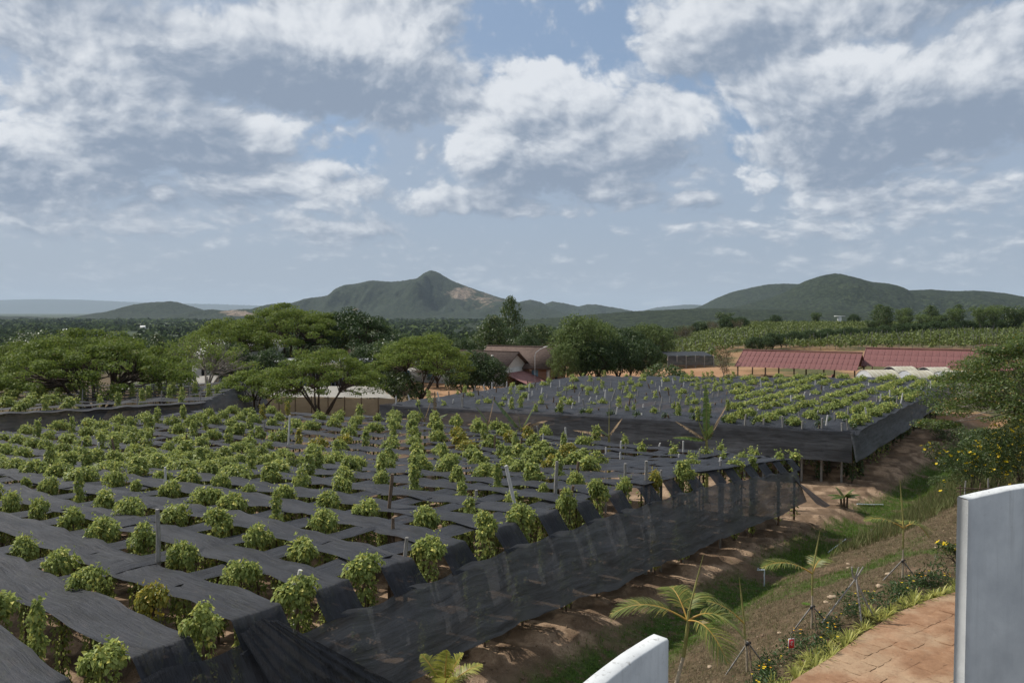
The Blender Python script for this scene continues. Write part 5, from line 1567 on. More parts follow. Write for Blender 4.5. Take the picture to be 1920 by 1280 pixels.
# row of dark mango trees between the far plantation blocks
r_ = random.Random(4)
n = 0
for i in range(15):
    px = 1418 + i * 17 + r_.uniform(-4, 4); Y = 195 + i * 5.5
    tree_px(r_.choice(['mango_a', 'mango_b']), px, 0, Y, f"dark round tree in the row behind the sheds, {ordw(i + 1)} along", .62, 'dark trees in a row behind the sheds', sz=.52); n += 1
for i in range(14):
    px = 1690 + i * 15 + r_.uniform(-4, 4); Y = 285 + i * 2
    tree_px(r_.choice(['mango_a', 'mango_b']), px, 0, Y, f"dark tree in the upper row between plantation blocks, {ordw(i + 1)} along", .85, 'dark trees between plantation blocks', sz=.62)

# the feathery tree that leans in from the right
place_tree('feather', 22.2, 31.5, 'feathery spreading tree reaching in over the verge with yellowing sprays', s=1.0, sz=.84, rz=.5, name='feathery_tree')
place_tree('feather', 30.5, 44., 'second feathery tree behind the overhanging one', s=.95, sz=.72, rz=2.1, name='feathery_tree')

# ------------------------------------------------------------------ far plantation: thousands of vines in rows
def scatter(name, label, pts, protos, mat, seed, kind='stuff', zoff=0.0):
    """joins small leafy lumps at pts (x, y, z, size, height)"""
    r_ = np.random.default_rng(seed)
    VV, QQ, n = [], [], 0
    for p in pts:
        V, Q = protos[r_.integers(len(protos))]
        a = r_.uniform(0, 6.28); c, s_ = math.cos(a), math.sin(a)
        W = np.empty_like(V); W[:, 0] = (V[:, 0] * c - V[:, 1] * s_) * p[3] + p[0]; W[:, 1] = (V[:, 0] * s_ + V[:, 1] * c) * p[3] + p[1]; W[:, 2] = V[:, 2] * p[4] + p[2] + zoff
        VV.append(W); QQ.append(Q + n); n += len(V)
    o = obj(name, mesh(name, np.vstack(VV), np.vstack(QQ), [mat])); tag(o, label, kind=kind)
    return o

def lump(seed, k, leaf, flat=1.0):
    r_ = np.random.default_rng(seed)
    global rng
    keep = rng; rng = r_
    d = rdir(k, .4); d[:, 2] = np.abs(d[:, 2]) if flat else d[:, 2]
    P = d * (r_.uniform(.75, 1.05, k))[:, None] * (1 + .2 * np.sin(d[:, :1] * 5 + seed))
    V, Q = quad_cards(P, d + rdir(k, .3) * .7, leaf * r_.uniform(.7, 1.3, k), .75)
    rng = keep
    return V, Q
M_FARVINE = leafy('far_vine_leaf', (.055, .085, .018), (.150, .180, .042), None, 0, .6, .2, 0, .3)
def far_plantation():
    LP = [lump(i, 30, .27) for i in range(5)]
    pts = []; posts = MB()
    r_ = np.random.default_rng(2)
    for row in np.arange(178, 480, 3.4):
        step = 1.9 if row < 260 else 2.6
        x0 = (1236 - 960) / F * row; x1 = min((2050 - 960) / F * row, 330)
        gap = (215 < row < 221) or (258 < row < 268) or (330 < row < 336)
        if gap: continue
        for x in np.arange(x0, x1, step):
            px = 960 + F * x / row
            if 195 < row < 285 and abs(px - (1418 + (row - 195) / 5.5 * 17)) < 26: continue
            if row < 200 and 1350 < px: continue
            yy = row + r_.uniform(-.5, .5) + 3 * math.sin(x * .03)
            xx = x + r_.uniform(-.4, .4)
            h = r_.uniform(2.2, 3.1); w = r_.uniform(.85, 1.25)
            pts.append((xx, yy, gz(xx, yy) + h - 1.5, w, 1.25))
            if row < 300 and r_.random() < .30:
                posts.tube([(xx + .5, yy, gz(xx, yy)), (xx + .5, yy, gz(xx, yy) + h + r_.uniform(.2, .9))], .07, 3, cap=False)
    scatter('far_vine_foliage', 'rows of pepper vines of the far plantation beyond the sheds', pts, LP, M_FARVINE, 5)
    o = obj('far_vine_stakes', posts.mesh('far_vine_stakes', [M_POST])); tag(o, 'thin grey stakes between the vines of the far plantation', kind='stuff')
far_plantation()

def woods():
    """the wooded plain"""
    LP = [lump(40 + i, 15, .62) for i in range(6)]
    r_ = np.random.default_rng(12)
    pts = []
    for i in range(12500):
        Y = math.exp(r_.uniform(math.log(300), math.log(4200)))
        X = r_.uniform(-.70, .70) * Y
        if X / Y > .17 and Y < 640: continue
        px = 960 + F * X / Y
        if px > 1180 and Y < 520: continue
        m_ = vnoise(np.array([X * .004]), np.array([Y * .0022]), 77)[0]
        if m_ < .26 and r_.random() < .75: continue
        grow = np.interp(Y, [300, 700, 4200], [1, 1.2, 4.2])
        w = r_.uniform(2.6, 5.5) * grow; h = r_.uniform(4.0, 8.5) * np.interp(Y, [300, 4200], [1, 1.5])
        if X / Y > .17: h *= .6
        pts.append((X, Y, gz(X, Y) - .6, w, h))
    scatter('distant_woods', 'wooded plain stretching to the foot of the hills', pts, LP, M_WOODS, 6)
def mat_woods():
    t = MT('distant_wood_leaf'); p = t.world()
    n = t.noise(p, .006, 5, .6); r = t.island()
    c = t.ramp(n, [(.35, (.026, .042, .015)), (.5, (.044, .066, .022)), (.65, (.080, .105, .036))])
    c = t.mix(t.math('MULTIPLY', r, .25), c, (.12, .15, .05))
    return t.surf(t.pbr(c, 1.0, None, .0))
M_WOODS = mat_woods()
woods()
# pale specks of houses out on the plain
for i, (px, py, w, Y) in enumerate([(122, 618, 7, 1500.), (268, 611, 9, 1900.), (76, 603, 12, 2800.), (902, 618, 5, 1300.), (700, 604, 8, 2400.)]):
    p = at_y(px, py, Y); root = empty('far_house', (p[0], p[1], gz(p[0], p[1]) if i < 5 else p[2] - 4), 0, ["tiny pale house among the trees of the plain, under the far ridge", "small white roof glinting on the plain above the big tree", "long pale roof at the edge of the plain", "tiny pale roof behind the tall pointed tree",
        "small pale roof at the foot of the mountain", "pale block of buildings on the shoulder of the quarried hill"][i], 'house', 'houses far out on the plain')
    W_ = w / F * Y * .5
    b = MB(); b.box((-W_, -W_ * .5, 0), (W_, W_ * .5, 7 + (p[2] + 28) * .0)); obj('wall', b.mesh('wall', [M_WHITE]), root)
    b = MB(); V = [(-W_ * 1.1, -W_ * .6, 7.0), (W_ * 1.1, -W_ * .6, 7.0), (W_ * 1.1, 0, 9.5), (-W_ * 1.1, 0, 9.5), (-W_ * 1.1, W_ * .6, 7.0), (W_ * 1.1, W_ * .6, 7.0)]
    b.add(V, [(0, 1, 2, 3), (3, 2, 5, 4)]); obj('roof', b.mesh('roof', [M_WHITE]), root)
# ------------------------------------------------------------------ curved white parapet
def mat_wall():
    t = MT('painted_concrete'); p = t.world()
    n = t.noise(p, 2.3, 6, .6); n2 = t.noise(t.world((3, 3, .5)), 3., 4, .6); n3 = t.noise(p, 30., 4, .7)
    c = t.mix(t.rng(n, .3, .7), (.46, .48, .49), (.60, .62, .62))
    c = t.mix(t.rng(n2, .45, .75, 0, .30), c, (.40, .42, .43))
    sz = t.n('ShaderNodeSeparateXYZ'); t.l(p, sz.inputs[0])
    run = t.noise(t.world((9, 9, .35)), 1.6, 5, .65)
    c = t.mix(t.math('MULTIPLY', t.rng(run, .54, .70, 0, .34), t.rng(sz.outputs[2], 3.2, 6.8)), c, (.27, .27, .26))
    c = t.mix(t.math('MULTIPLY', t.rng(n, .35, .6), t.rng(sz.outputs[2], 3.4, 2.2, 0, .6)), c, (.34, .29, .23))
    geo = t.n('ShaderNodeNewGeometry'); sp = t.n('ShaderNodeSeparateXYZ'); t.l(geo.outputs['Normal'], sp.inputs[0])
    top = t.math('MULTIPLY', t.rng(sp.outputs[2], .3, .6), t.rng(t.noise(p, 13., 6, .75), .58, .68, 0, .75))
    c = t.mix(top, c, (.13, .12, .10))
    h = t.math('ADD', t.math('MULTIPLY', n, .8), t.math('MULTIPLY', n3, .35))
    return t.surf(t.pbr(c, .75, t.bump(h, .35, .02), .25))
M_WALL = mat_wall()
CW, RW = np.array([7.8, 2.0]), 8.75     # inner radius of the round terrace wall
def arc_wall(name, label, a0, a1, top, n=70, t_=.2, base=1.2, rise=None):
    """bearing angles a measured from +Y clockwise about CW"""
    a = np.linspace(a0, a1, n); z1 = np.array([top(k) for k in np.linspace(0, 1, n)])
    z1 = z1 + .010 * (fbm(a * 40, a * 0, 3, 8) - .5)
    r0, r1 = RW, RW + t_
    c = .018
    def ring(r, z): return np.stack([CW[0] + r * np.sin(a), CW[1] + r * np.cos(a), z], 1)
    rings = [ring(r0, 0 * z1 + base), ring(r0, z1 - c), ring(r0 + c, z1), ring(r1 - c, z1), ring(r1, z1 - c), ring(r1, 0 * z1 + base)]
    V = np.concatenate(rings); Q = []
    for k in range(5):
        for i in range(n - 1): Q.append((k * n + i, k * n + i + 1, (k + 1) * n + i + 1, (k + 1) * n + i))
    for i in (0, n - 1):
        f = [k * n + i for k in range(6)]
        Q.append((f[0], f[1], f[4], f[5]) if i else (f[5], f[4], f[1], f[0])); Q.append((f[1], f[2], f[3], f[4]) if i else (f[4], f[3], f[2], f[1]))
    o = obj(name, mesh(name, V, np.array(Q), [M_WALL])); tag(o, label, 'wall')
    return o
def ang_of(x, y): return math.atan2(x - CW[0], y - CW[1])
aL = ang_of(1.63, 8.2); aR = ang_of(6.08, 10.6)
zL = CAM_Z - .399 * 8.2 - .15; zR = CAM_Z - .224 * 10.6 - .12
arc_wall('parapet_wall', 'short piece of white curved parapet sloping down, left of the gap', aL - .75, aL, lambda k: zL + .03 - 1.6 * (1 - math.sqrt(max(0, 1 - (1 - k) ** 2 * .98))) * 1.0 - .25 * (1 - k))
arc_wall('parapet_wall', 'tall white curved parapet with a rounded top, right of the gap', aR, aR + .9, lambda k: zR + .17 * math.sin(min(1, k * 5.5) * math.pi / 2) - .05 * k * 0)
b = MB()
aa = np.linspace(aL - .2, aR + .5, 60)
V = []
for r_, z in ((RW - .12, 1.85), (RW - .12, 2.22), (RW + .34, 2.22), (RW + .34, 1.6)): V += [(CW[0] + r_ * math.sin(a), CW[1] + r_ * math.cos(a), z) for a in aa]
n = len(aa); b.add(V, [(k * n + i, k * n + i + 1, (k + 1) * n + i + 1, (k + 1) * n + i) for k in range(3) for i in range(n - 1)])
o = obj('kerb', b.mesh('kerb', [M_WALL])); tag(o, kind='structure')

# ------------------------------------------------------------------ laterite path of laid slabs
def mat_slab():
    t = MT('orange_path_stone'); p = t.world()
    n = t.noise(p, 2.2, 6, .65); n2 = t.noise(p, 14., 5, .7); n3 = t.noise(p, .6, 4, .6)
    c = t.ramp(n, [(.3, (.170, .088, .048)), (.5, (.245, .138, .078)), (.7, (.33, .205, .125))])
    c = t.mix(t.math('MULTIPLY', t.objrand(), .3), c, (.30, .175, .095))
    c = t.mix(t.rng(n3, .48, .62, 0, .6), c, (.38, .28, .18))
    c = t.mix(t.rng(n2, .52, .7, 0, .45), c, (.16, .085, .05))
    return t.surf(t.pbr(c, .9, t.bump(t.math('ADD', n, t.math('MULTIPLY', n2, .6)), .9, .03), .2))
M_SLAB = mat_slab()
EDGE = np.array([at_z(px, py, 2.0)[:2] for px, py in [(1440, 1310), (1500, 1268), (1560, 1232), (1620, 1188), (1680, 1150), (1740, 1125), (1800, 1108), (1880, 1085), (1960, 1066)]])
def path():
    d = EDGE[-1] - EDGE[0]; d /= np.linalg.norm(d); nrm = np.array([d[1], -d[0]])
    # bed
    ins = [e + nrm * 7.5 for e in EDGE]
    pts = list(EDGE + nrm * -.02)
    V, n = [], len(EDGE)
    k = 14
    for e in EDGE:
        for q in range(k): 
            w = e + nrm * (q / (k - 1) * 7.5); V.append((w[0], w[1], 2.008 + .02 * vnoise(np.array([w[0] * 2]), np.array([w[1] * 2]), 3)[0]))
    me = mesh('path', V, np.array([(i * k + j, (i + 1) * k + j, (i + 1) * k + j + 1, i * k + j + 1) for i in range(n - 1) for j in range(k - 1)]), [M_SLAB], True)
    root = obj('path', me); tag(root, kind='structure')
    r_ = random.Random(6)
    protos = []
    for q in range(6):
        b = MB(); w, h = .60, .36
        nx, ny = 7, 5
        X, Y = np.meshgrid(np.linspace(0, w, nx), np.linspace(0, h, ny)); 
        ex = ((X == 0) | (X == w)) * 1.; ey = ((Y == 0) | (Y == h)) * 1.
        Xj = X + rng.uniform(-.022, .022, X.shape); Yj = Y + rng.uniform(-.022, .022, Y.shape)
        Z = .022 + rng.uniform(-.005, .005, X.shape) - .012 * np.maximum(ex, ey)
        V = np.stack([Xj, Yj, Z], -1).reshape(-1, 3)
        b.add(V, [(i * nx + j, i * nx + j + 1, (i + 1) * nx + j + 1, (i + 1) * nx + j) for i in range(ny - 1) for j in range(nx - 1)])
        ring = [j for j in range(nx)] + [i * nx + nx - 1 for i in range(1, ny)] + [(ny - 1) * nx + j for j in range(nx - 2, -1, -1)] + [i * nx for i in range(ny - 2, 0, -1)]
        W = V[ring].copy(); W[:, 2] = -.03
        off = len(V)
        b2 = np.vstack([V[ring], W]); m_ = len(ring)
        b.add(b2, [(i, m_ + i, m_ + (i + 1) % m_, (i + 1) % m_) for i in range(m_)])
        protos.append(b.mesh('paving_stone', [M_SLAB], True))
    ang = math.atan2(d[1], d[0]); L_ = np.linalg.norm(EDGE[-1] - EDGE[0]); cnt = 0
    for row in range(18):
        for c in range(-2, 30):
            a = c * .625 + (row % 2) * .31 + r_.uniform(-.02, .02); w_ = .12 + row * .385
            p = EDGE[0] + d * a + nrm * w_
            px, py = to_px((p[0], p[1], 2.0))
            if px > 1990 or py > 1420 or a > L_: continue
            # stay inside the curved edge
            ii = np.argmin(((EDGE - p) ** 2).sum(1)); 
            ed = np.interp(a, (EDGE - EDGE[0]) @ d, (EDGE - EDGE[0]) @ nrm)
            if w_ - .36 < ed + .05 or cnt > 290: continue
            if np.hypot(*(p - CW)) < RW + .55: continue
            if r_.random() < .03: continue
            o = obj('paving_stone', protos[r_.randrange(6)], root, loc=(p[0], p[1], 2.012 + r_.uniform(-.008, .01)), rz=ang + r_.uniform(-.03, .03)); cnt += 1
path()

# ------------------------------------------------------------------ palms
M_FROND = leafy('palm_leaflet', (.085, .120, .025), (.22, .25, .06), (.34, .28, .07), .12, .45, .35, .2, .3)
M_FRONDY = leafy('yellow_green_leaflet', (.15, .17, .030), (.34, .33, .07), None, 0, .45, .35, 0, .3)
M_RACHIS = plain('orange_yellow_stalk', (.36, .22, .045), .5, .25, 5)
M_TRUNK = plain('pale_palm_trunk', (.36, .30, .22), .8, .3, 6, .5)
M_TRUNKG = plain('green_crownshaft', (.22, .21, .07), .5, .3, 6)
def frond(root, base, d0, length, droop, n=34, leaf=.55, wid=.019, mat=None, fold=.55, name='frond', start=.22, tw=0.0):
    d0 = np.array(d0, float); d0 /= np.linalg.norm(d0)
    m_ = 16; u = np.linspace(0, 1, m_)
    P = np.array(base) + d0 * (u * length)[:, None]; P[:, 2] -= droop * length * u ** 2.2
    b = MB(); b.tube(P, np.linspace(.020, .005, m_), 5)
    fr = obj(name, b.mesh(name, [M_RACHIS]), root)
    V, Q, nv = [], [], 0
    T = np.gradient(P, axis=0); T /= np.linalg.norm(T, axis=1)[:, None]
    for i in range(n):
        q = start + (1 - start) * (i + .5) / n; x = q * (m_ - 1); j = min(int(x), m_ - 2); f = x - j
        p = P[j] * (1 - f) + P[j + 1] * f; t = T[j]
        sd = np.cross(t, (0, 0, 1)); sd /= np.linalg.norm(sd) + 1e-9; up = np.cross(sd, t)
        L_ = leaf * math.sin(math.pi * min(.97, .22 + .75 * (q - start) / (1 - start))) * rng.uniform(.85, 1.1)
        for sg in (-1, 1):
            ld = t * .62 + sd * sg * .85 + up * (.42 - tw * sg) + rng.normal(size=3) * .05; ld /= np.linalg.norm(ld)
            w = np.cross(ld, up); w /= np.linalg.norm(w) + 1e-9; w *= wid * .5
            ks = np.array([0, .35, .7, 1.0]); wd = np.array([.5, 1, .75, .05])
            C = p + ld * (ks * L_)[:, None]; C[:, 2] -= fold * L_ * ks ** 1.7 * .85
            V.append(np.concatenate([C + w * wd[:, None], C - w * wd[:, None]])); Q += [(nv + k, nv + k + 1, nv + 5 + k, nv + 4 + k) for k in range(3)]; nv += 8
    obj('leaflets', mesh('leaflets', np.concatenate(V), np.array(Q), [mat or M_FROND]), fr)
    return fr
def palm(label, foot, Y, crown_py, fronds, spear=None, tripod=True, lean=0.0, tr=.045):
    px, py = foot
    p = at_y(px, py, Y); g_ = gz(p[0], p[1]); p = np.array([p[0], p[1], min(p[2], g_ + .1)])
    g0 = p[2]; H = at_y(px, crown_py, Y)[2] - g0
    root = empty('palm', (p[0], p[1], g0), 0, label, 'palm', 'young palms along the path')
    b = MB(); b.tube([(0, 0, -.25), (lean * .3, 0, H * .35), (lean * .75, 0, H * .62)], [tr, tr * .8, tr * .65], 8, jit=.04); obj('trunk', b.mesh('trunk', [M_TRUNK]), root)
    b = MB(); b.tube([(lean * .75, 0, H * .62), (lean, 0, H * .9), (lean * 1.05, 0, H * 1.06)], [tr * .75, tr * .7, tr * .35], 8); obj('crownshaft', b.mesh('crownshaft', [M_TRUNKG]), root)
    for (d, L_, dr, lf, n_) in fronds:
        frond(root, (lean, 0, H * .96), d, L_, dr, n_, lf)
    if spear:
        b = MB(); q = spear; b.tube([(lean, 0, H), (lean + q[0] * .5, 0, H + q[1] * .5), (lean + q[0], 0, H + q[1])], [.016, .02, .003], 5); obj('spear', b.mesh('spear', [M_TRUNKG]), root)
    if tripod:
        for a in (0.4, 2.5, 4.6):
            x, y = .55 * math.cos(a), .55 * math.sin(a)
            b = MB(); b.tube([(x, y, gz(p[0] + x, p[1] + y) - g0 - .1), (.02 * math.cos(a + 2), .02 * math.sin(a + 2), H * .30 + .25)], .018, 5); obj('prop_stick', b.mesh('prop_stick', [M_POST if a < 3 else M_POST_B]), root)
        b = MB(); b.tube([(-.05, -.05, H * .30 + .2), (.06, .03, H * .30 + .22)], .03, 5); obj('tie', b.mesh('tie', [M_DARK]), root)
    return root
palm('leaning young palm with big drooping feathery fronds beside the cut-off parapet', (1258, 1290), 14.6, 1155,
     [((-1.0, .15, .62), 1.65, .50, .62, 62), ((.75, -.1, .55), 1.15, .75, .62, 52), ((-.25, .8, 1.0), 1.1, .40, .50, 40), ((.35, .7, .9), 1.0, .45, .50, 40), ((.45, -.7, .35), 1.05, .8, .55, 44)],
     (.28, 1.15), False, .30, .05)
palm('thin young palm with one frond and a bare upright spear, beside the leaning palm', (1402, 1238), 16.6, 1165,
     [((-.9, .1, .9), 1.1, .30, .46, 36)], (-.12, .95), True, -.08, .032)
palm('young palm with one long arching frond, midway along the path border', (1522, 1190), 18.2, 1070,
     [((-.95, -.1, .62), 1.45, .42, .52, 50), ((.5, .4, .9), .70, .45, .44, 34)], (.16, .95), True, .0, .035)
palm('tallest young palm with two arching fronds near the parapet', (1692, 1100), 21.0, 985,
     [((-.95, .1, .62), 1.20, .40, .48, 46), ((.65, -.1, .60), .85, .95, .50, 40), ((.25, .7, .7), .5, .5, .3, 20)], (-.12, 1.25), True, .0, .035)
def low_palm():
    p = at_y(833, 1276, 13.0)
    g0 = gz(p[0], p[1]); H = p[2] - g0 - .15
    root = empty('palm', (p[0], p[1], g0), 0, 'tips of a bright palm crown just showing below the hanging cloth', 'palm')
    b = MB(); b.tube([(0, 0, -.2), (0, 0, H)], .05, 8); obj('trunk', b.mesh('trunk', [M_TRUNK]), root)
    for d in ((.05, .1, 1), (.35, .1, .9), (-.4, .2, .7), (.1, -.5, .6), (.6, .3, .5)):
        frond(root, (0, 0, H), d, .85, .25, 24, .34, .03, M_FRONDY, start=.1)
low_palm()

# prop sticks without a tree
def bare_tripod():
    x, y = px_at(1600, 1160); g0 = gz(x, y)
    root = empty('stick_tripod', (x, y, g0), 0, 'three pale prop sticks tied together with no tree', 'prop')
    for (a, b_) in (((-.75, -.1), (.10, .02)), ((.05, -.35), (.05, 0)), ((.55, .1), (-.02, .02))):
        b = MB(); b.tube([(a[0], a[1], -.05), (b_[0], b_[1], 1.0), (b_[0] * 2.2, b_[1], 1.2)], .02, 5, jit=.1); obj('stick', b.mesh('stick', [M_POST]), root)
bare_tripod()

# banana plants between the fields
M_BAN = leafy('banana_leaf', (.045, .085, .020), (.105, .155, .038), None, 0, .40, .3, .2, .3)
M_BAND = plain('dry_banana_leaf', (.24, .17, .10), .9, .4, 3, .5)
def banana_leaf(root, base, d, L_, W, droop, mat, torn=.2):
    L_ *= 1.15; W *= 1.55
    d = np.array(d, float); d /= np.linalg.norm(d); n = 22; u = np.linspace(0, 1, n)
    P = np.array(base) + d * (u * L_)[:, None]; P[:, 2] -= droop * L_ * u ** 2
    T = np.gradient(P, axis=0); T /= np.linalg.norm(T, axis=1)[:, None]
    sd = np.cross(T, (0, 0, 1.)); sd /= np.linalg.norm(sd, axis=1)[:, None] + 1e-9
    w = W * .5 * np.sin(np.pi * np.clip(u * 1.02 - .02, 0, 1) ** .75) ** .7 * (u > .12)
    V, Q = [], []
    for sg in (-1, 1):
        for i in range(n - 1):
            g = torn * rng.random(); a = u[i] + (u[i + 1] - u[i]) * g * .5
            p0, p1 = P[i], P[i + 1]
            dz = np.array([0, 0, -.35 - .5 * rng.random() * torn])
            e0 = p0 + sg * sd[i] * w[i] + dz * w[i] + (p1 - p0) * g; e1 = p1 + sg * sd[i + 1] * w[i + 1] * rng.uniform(.9, 1) + dz * w[i + 1]
            k = len(V); V += [p0, p1, e1, e0]; Q.append((k, k + 1, k + 2, k + 3))
    lf = obj('leaf', mesh('leaf', np.array(V), np.array(Q), [mat]), root)
    b = MB(); b.tube(P, np.linspace(.035, .008, n), 4, cap=False); obj('midrib', b.mesh('midrib', [M_TRUNKG if mat is M_BAN else M_BAND]), lf)
def banana(label, px, py, Y, spec, stem_h=None):
    p = at_y(px, py, Y); g0 = gz(p[0], p[1]); H = p[2] - g0
    root = empty('banana_plant', (p[0], p[1], g0), 0, label, 'banana plant', 'banana plants')
    b = MB(); b.tube([(0, 0, -.2), (.02, 0, H * .5), (0, 0, H)], [.14, .11, .07], 8); obj('stem', b.mesh('stem', [M_TRUNKG]), root)
    for (d, L_, W, dr, dry) in spec: banana_leaf(root, (0, 0, H), d, L_, W, dr, M_BAND if dry else M_BAN, .9 if dry else .35)
YB = 56.
banana('banana plant with one steep green leaf and a limp brown one, before the farther net', 796, 790, 60., [((-.35, 0, 1), 1.9, .35, .05, 0), ((-1, 0, .35), 1.8, .3, .25, 1), ((.25, 0, .9), 1.6, .25, .1, 1)])
banana('banana plant with two upright leaves, beside the one with limp leaves', 815, 790, 59.5, [((.0, .1, 1), 2.0, .22, 0, 1), ((.5, 0, .5), 1.2, .4, .3, 0)])
banana('low banana plant with ragged leaves among the vines', 916, 795, 58., [((-.5, 0, .9), 1.7, .4, .2, 0), ((.2, 0, 1), 1.8, .3, .1, 1), ((-1, 0, .3), 1.4, .3, .3, 1)])
banana('big banana plant with a curved torn leaf over the near field', 977, 808, 56., [((-.75, .2, 1), 2.9, .55, .12, 0), ((.5, 0, 1), 2.1, .35, .05, 0), ((1, 0, .75), 2.0, .45, .28, 1), ((-.1, 0, .7), 1.2, .5, .2, 0), ((.3, -.3, .5), 1.3, .4, .3, 1)])
banana('banana plant with drooping brown leaves, right of the big one', 1142, 818, 51., [((-1, 0, .30), 2.1, .35, .12, 1), ((.0, 0, 1), 1.75, .25, 0, 0), ((-.6, 0, .6), 1.1, .35, .2, 0), ((.45, 0, .8), 1.5, .25, .2, 1)])
banana('tall banana plant with one rolled upright leaf and torn side leaves', 1325, 826, 48., [((.0, .1, 1), 3.0, .30, .0, 0), ((-1, 0, .35), 1.9, .45, .25, 0), ((-1, .2, .75), 2.0, .35, .10, 1), ((.5, 0, 1), 2.3, .30, .08, 1), ((.1, -.2, .6), 1.2, .4, .2, 0), ((-.3, 0, .8), 1.3, .4, .1, 0)])
def small_banana():
    x, y = px_at(1583, 948); g0 = gz(x, y)
    root = empty('banana_plant', (x, y, g0), 0, 'small leafy banana clump in the grass below the corner of the near net', 'banana plant', 'banana plants')
    for q in range(3):
        b = MB(); b.tube([(q * .15 - .15, 0, -.1), (q * .2 - .2, .05, .6)], [.08, .05], 6); obj('stem', b.mesh('stem', [M_POST_B]), root)
    for d in ((-1, .1, .5), (1, 0, .55), (-.4, .3, .9), (.5, -.2, .9), (.1, -.6, .7), (-.8, -.3, .3), (.9, .4, .2)): banana_leaf(root, (0, 0, .6), d, .95, .28, .35, M_BAN, .2)
small_banana()

# ------------------------------------------------------------------ flowers and border plants
M_STRAP = leafy('yellow_striped_strap_leaf', (.20, .23, .040), (.44, .42, .12), None, 0, .45, .3, .15, .3)
M_HERB = leafy('dark_herb_leaf', (.025, .055, .016), (.070, .12, .032), None, 0, .5, .2, .3)
M_PETAL = leafy('yellow_petal', (.62, .42, .010), (.80, .60, .02), None, 0, .5, .3, 0, .3)
M_PETALO = leafy('orange_petal', (.70, .30, .010), (.82, .44, .02), None, 0, .5, .3, 0, .3)
def strap_tuft(seed, n=44, L_=.34):
    r_ = np.random.default_rng(seed); V, Q, k = [], [], 0
    for i in range(n):
        a = r_.uniform(0, 6.28); e = r_.uniform(.35, 1.2); l = L_ * r_.uniform(.7, 1.2); w = .011
        d = np.array([math.cos(a) * math.cos(e), math.sin(a) * math.cos(e), math.sin(e)]); s_ = np.array([-math.sin(a), math.cos(a), 0]) * w
        u = np.array([0, .4, .75, 1.0]); C = np.array([d[0] * .02, d[1] * .02, 0]) + d * (u * l)[:, None]; C[:, 2] -= .55 * l * u ** 2.4 * math.cos(e)
        wd = np.array([.8, 1, .7, .1])[:, None]
        V.append(np.concatenate([C + s_ * wd, C - s_ * wd])); Q += [(k + j, k + j + 1, k + 5 + j, k + 4 + j) for j in range(3)]; k += 8
    return mesh('leaves', np.concatenate(V), np.array(Q), [M_STRAP])
TUFTS = [strap_tuft(i) for i in range(5)]
def along_edge(a, off):
    seg = np.linalg.norm(np.diff(EDGE, axis=0), axis=1); cs = np.concatenate([[0], np.cumsum(seg)])
    x = np.interp(a, cs, EDGE[:, 0]); y = np.interp(a, cs, EDGE[:, 1]); x2 = np.interp(a + .1, cs, EDGE[:, 0]); y2 = np.interp(a + .1, cs, EDGE[:, 1])
    d = np.array([x2 - x, y2 - y]); d /= np.linalg.norm(d) + 1e-9
    return np.array([x, y]) + np.array([-d[1], d[0]]) * off
r_ = random.Random(9)
k = 0
a = .15
while a < 12.2:
    for off in ((.16,) if r_.random() < .45 else (.12, .42)):
        p = along_edge(a, off + r_.uniform(-.05, .05)); px, py = to_px((*p, 2.1))
        if px > 1800 or py > 1330: continue
        o = obj('strap_leaf_plant', TUFTS[r_.randrange(5)], loc=(p[0], p[1], gz(*p) - .01), rz=r_.uniform(0, 6.28)); sc_ = r_.uniform(.75, 1.25); o.scale = (sc_, sc_, sc_)
        k += 1
        tag(o, f"{'large' if sc_ > 1.0 else 'small'} yellow-green strap-leaved tuft edging the path, {ordw(k)} from its near end", 'border plant', 'strap-leaved plants edging the path')
    a += .32
def herb(seed, n=150, h=.35, r0=.28, flowers=7, pm=None):
    g = np.random.default_rng(seed); global rng
    keep = rng; rng = g
    C = np.stack([g.normal(0, r0 * .5, n), g.normal(0, r0 * .5, n), g.uniform(.03, h, n)], 1)
    V, Q = leaf_cards(C, rdir(n, .4), rdir(n, 1.2), g.uniform(.05, .10, n), g.uniform(.018, .035, n))
    me = mesh('leaves', V, Q, [M_HERB])
    fl = MB()
    fs = []
    for i in range(flowers):
        c = np.array([g.normal(0, r0 * .5), g.normal(0, r0 * .5), h * g.uniform(.85, 1.2)]); b = MB()
        for q in range(6):
            a_ = q * 1.047; d = np.array([math.cos(a_), math.sin(a_), .25]); s2 = np.array([-math.sin(a_), math.cos(a_), 0]) * .016
            b.add([c, c + d * .015 + s2 * .7, c + d * .028, c + d * .015 - s2 * .7], [(0, 1, 2, 3)])
        fs.append(b.mesh('flower', [pm or M_PETAL]))
    rng = keep
    return me, fs
HERBS = [herb(i, flowers=(4, 2, 5, 1)[i], pm=(M_PETAL, M_PETAL, M_PETALO, M_PETAL)[i]) for i in range(4)]
k = 0
for i in range(30):
    a = .2 + i * .40 + r_.uniform(-.1, .1); off = r_.uniform(.45, 1.15)
    p = along_edge(a, off); px, py = to_px((*p, 2.1))
    if px > 1800 or py > 1340: continue
    q = r_.randrange(4); me, fs = HERBS[q]; k += 1
    root = empty('flower_plant', (p[0], p[1], gz(*p) - .02), r_.uniform(0, 6.28), f"{['yellow-flowered', 'sparsely flowered', 'orange-flowered', 'nearly flowerless'][q]} low green plant in the border, {ordw(k)} from the near end", 'flower', 'flowering plants in the path border')
    sc_ = r_.uniform(.8, 1.3); root.scale = (sc_, sc_, sc_)
    obj('leaves', me, root)
    for f in fs: obj('flower', f, root)

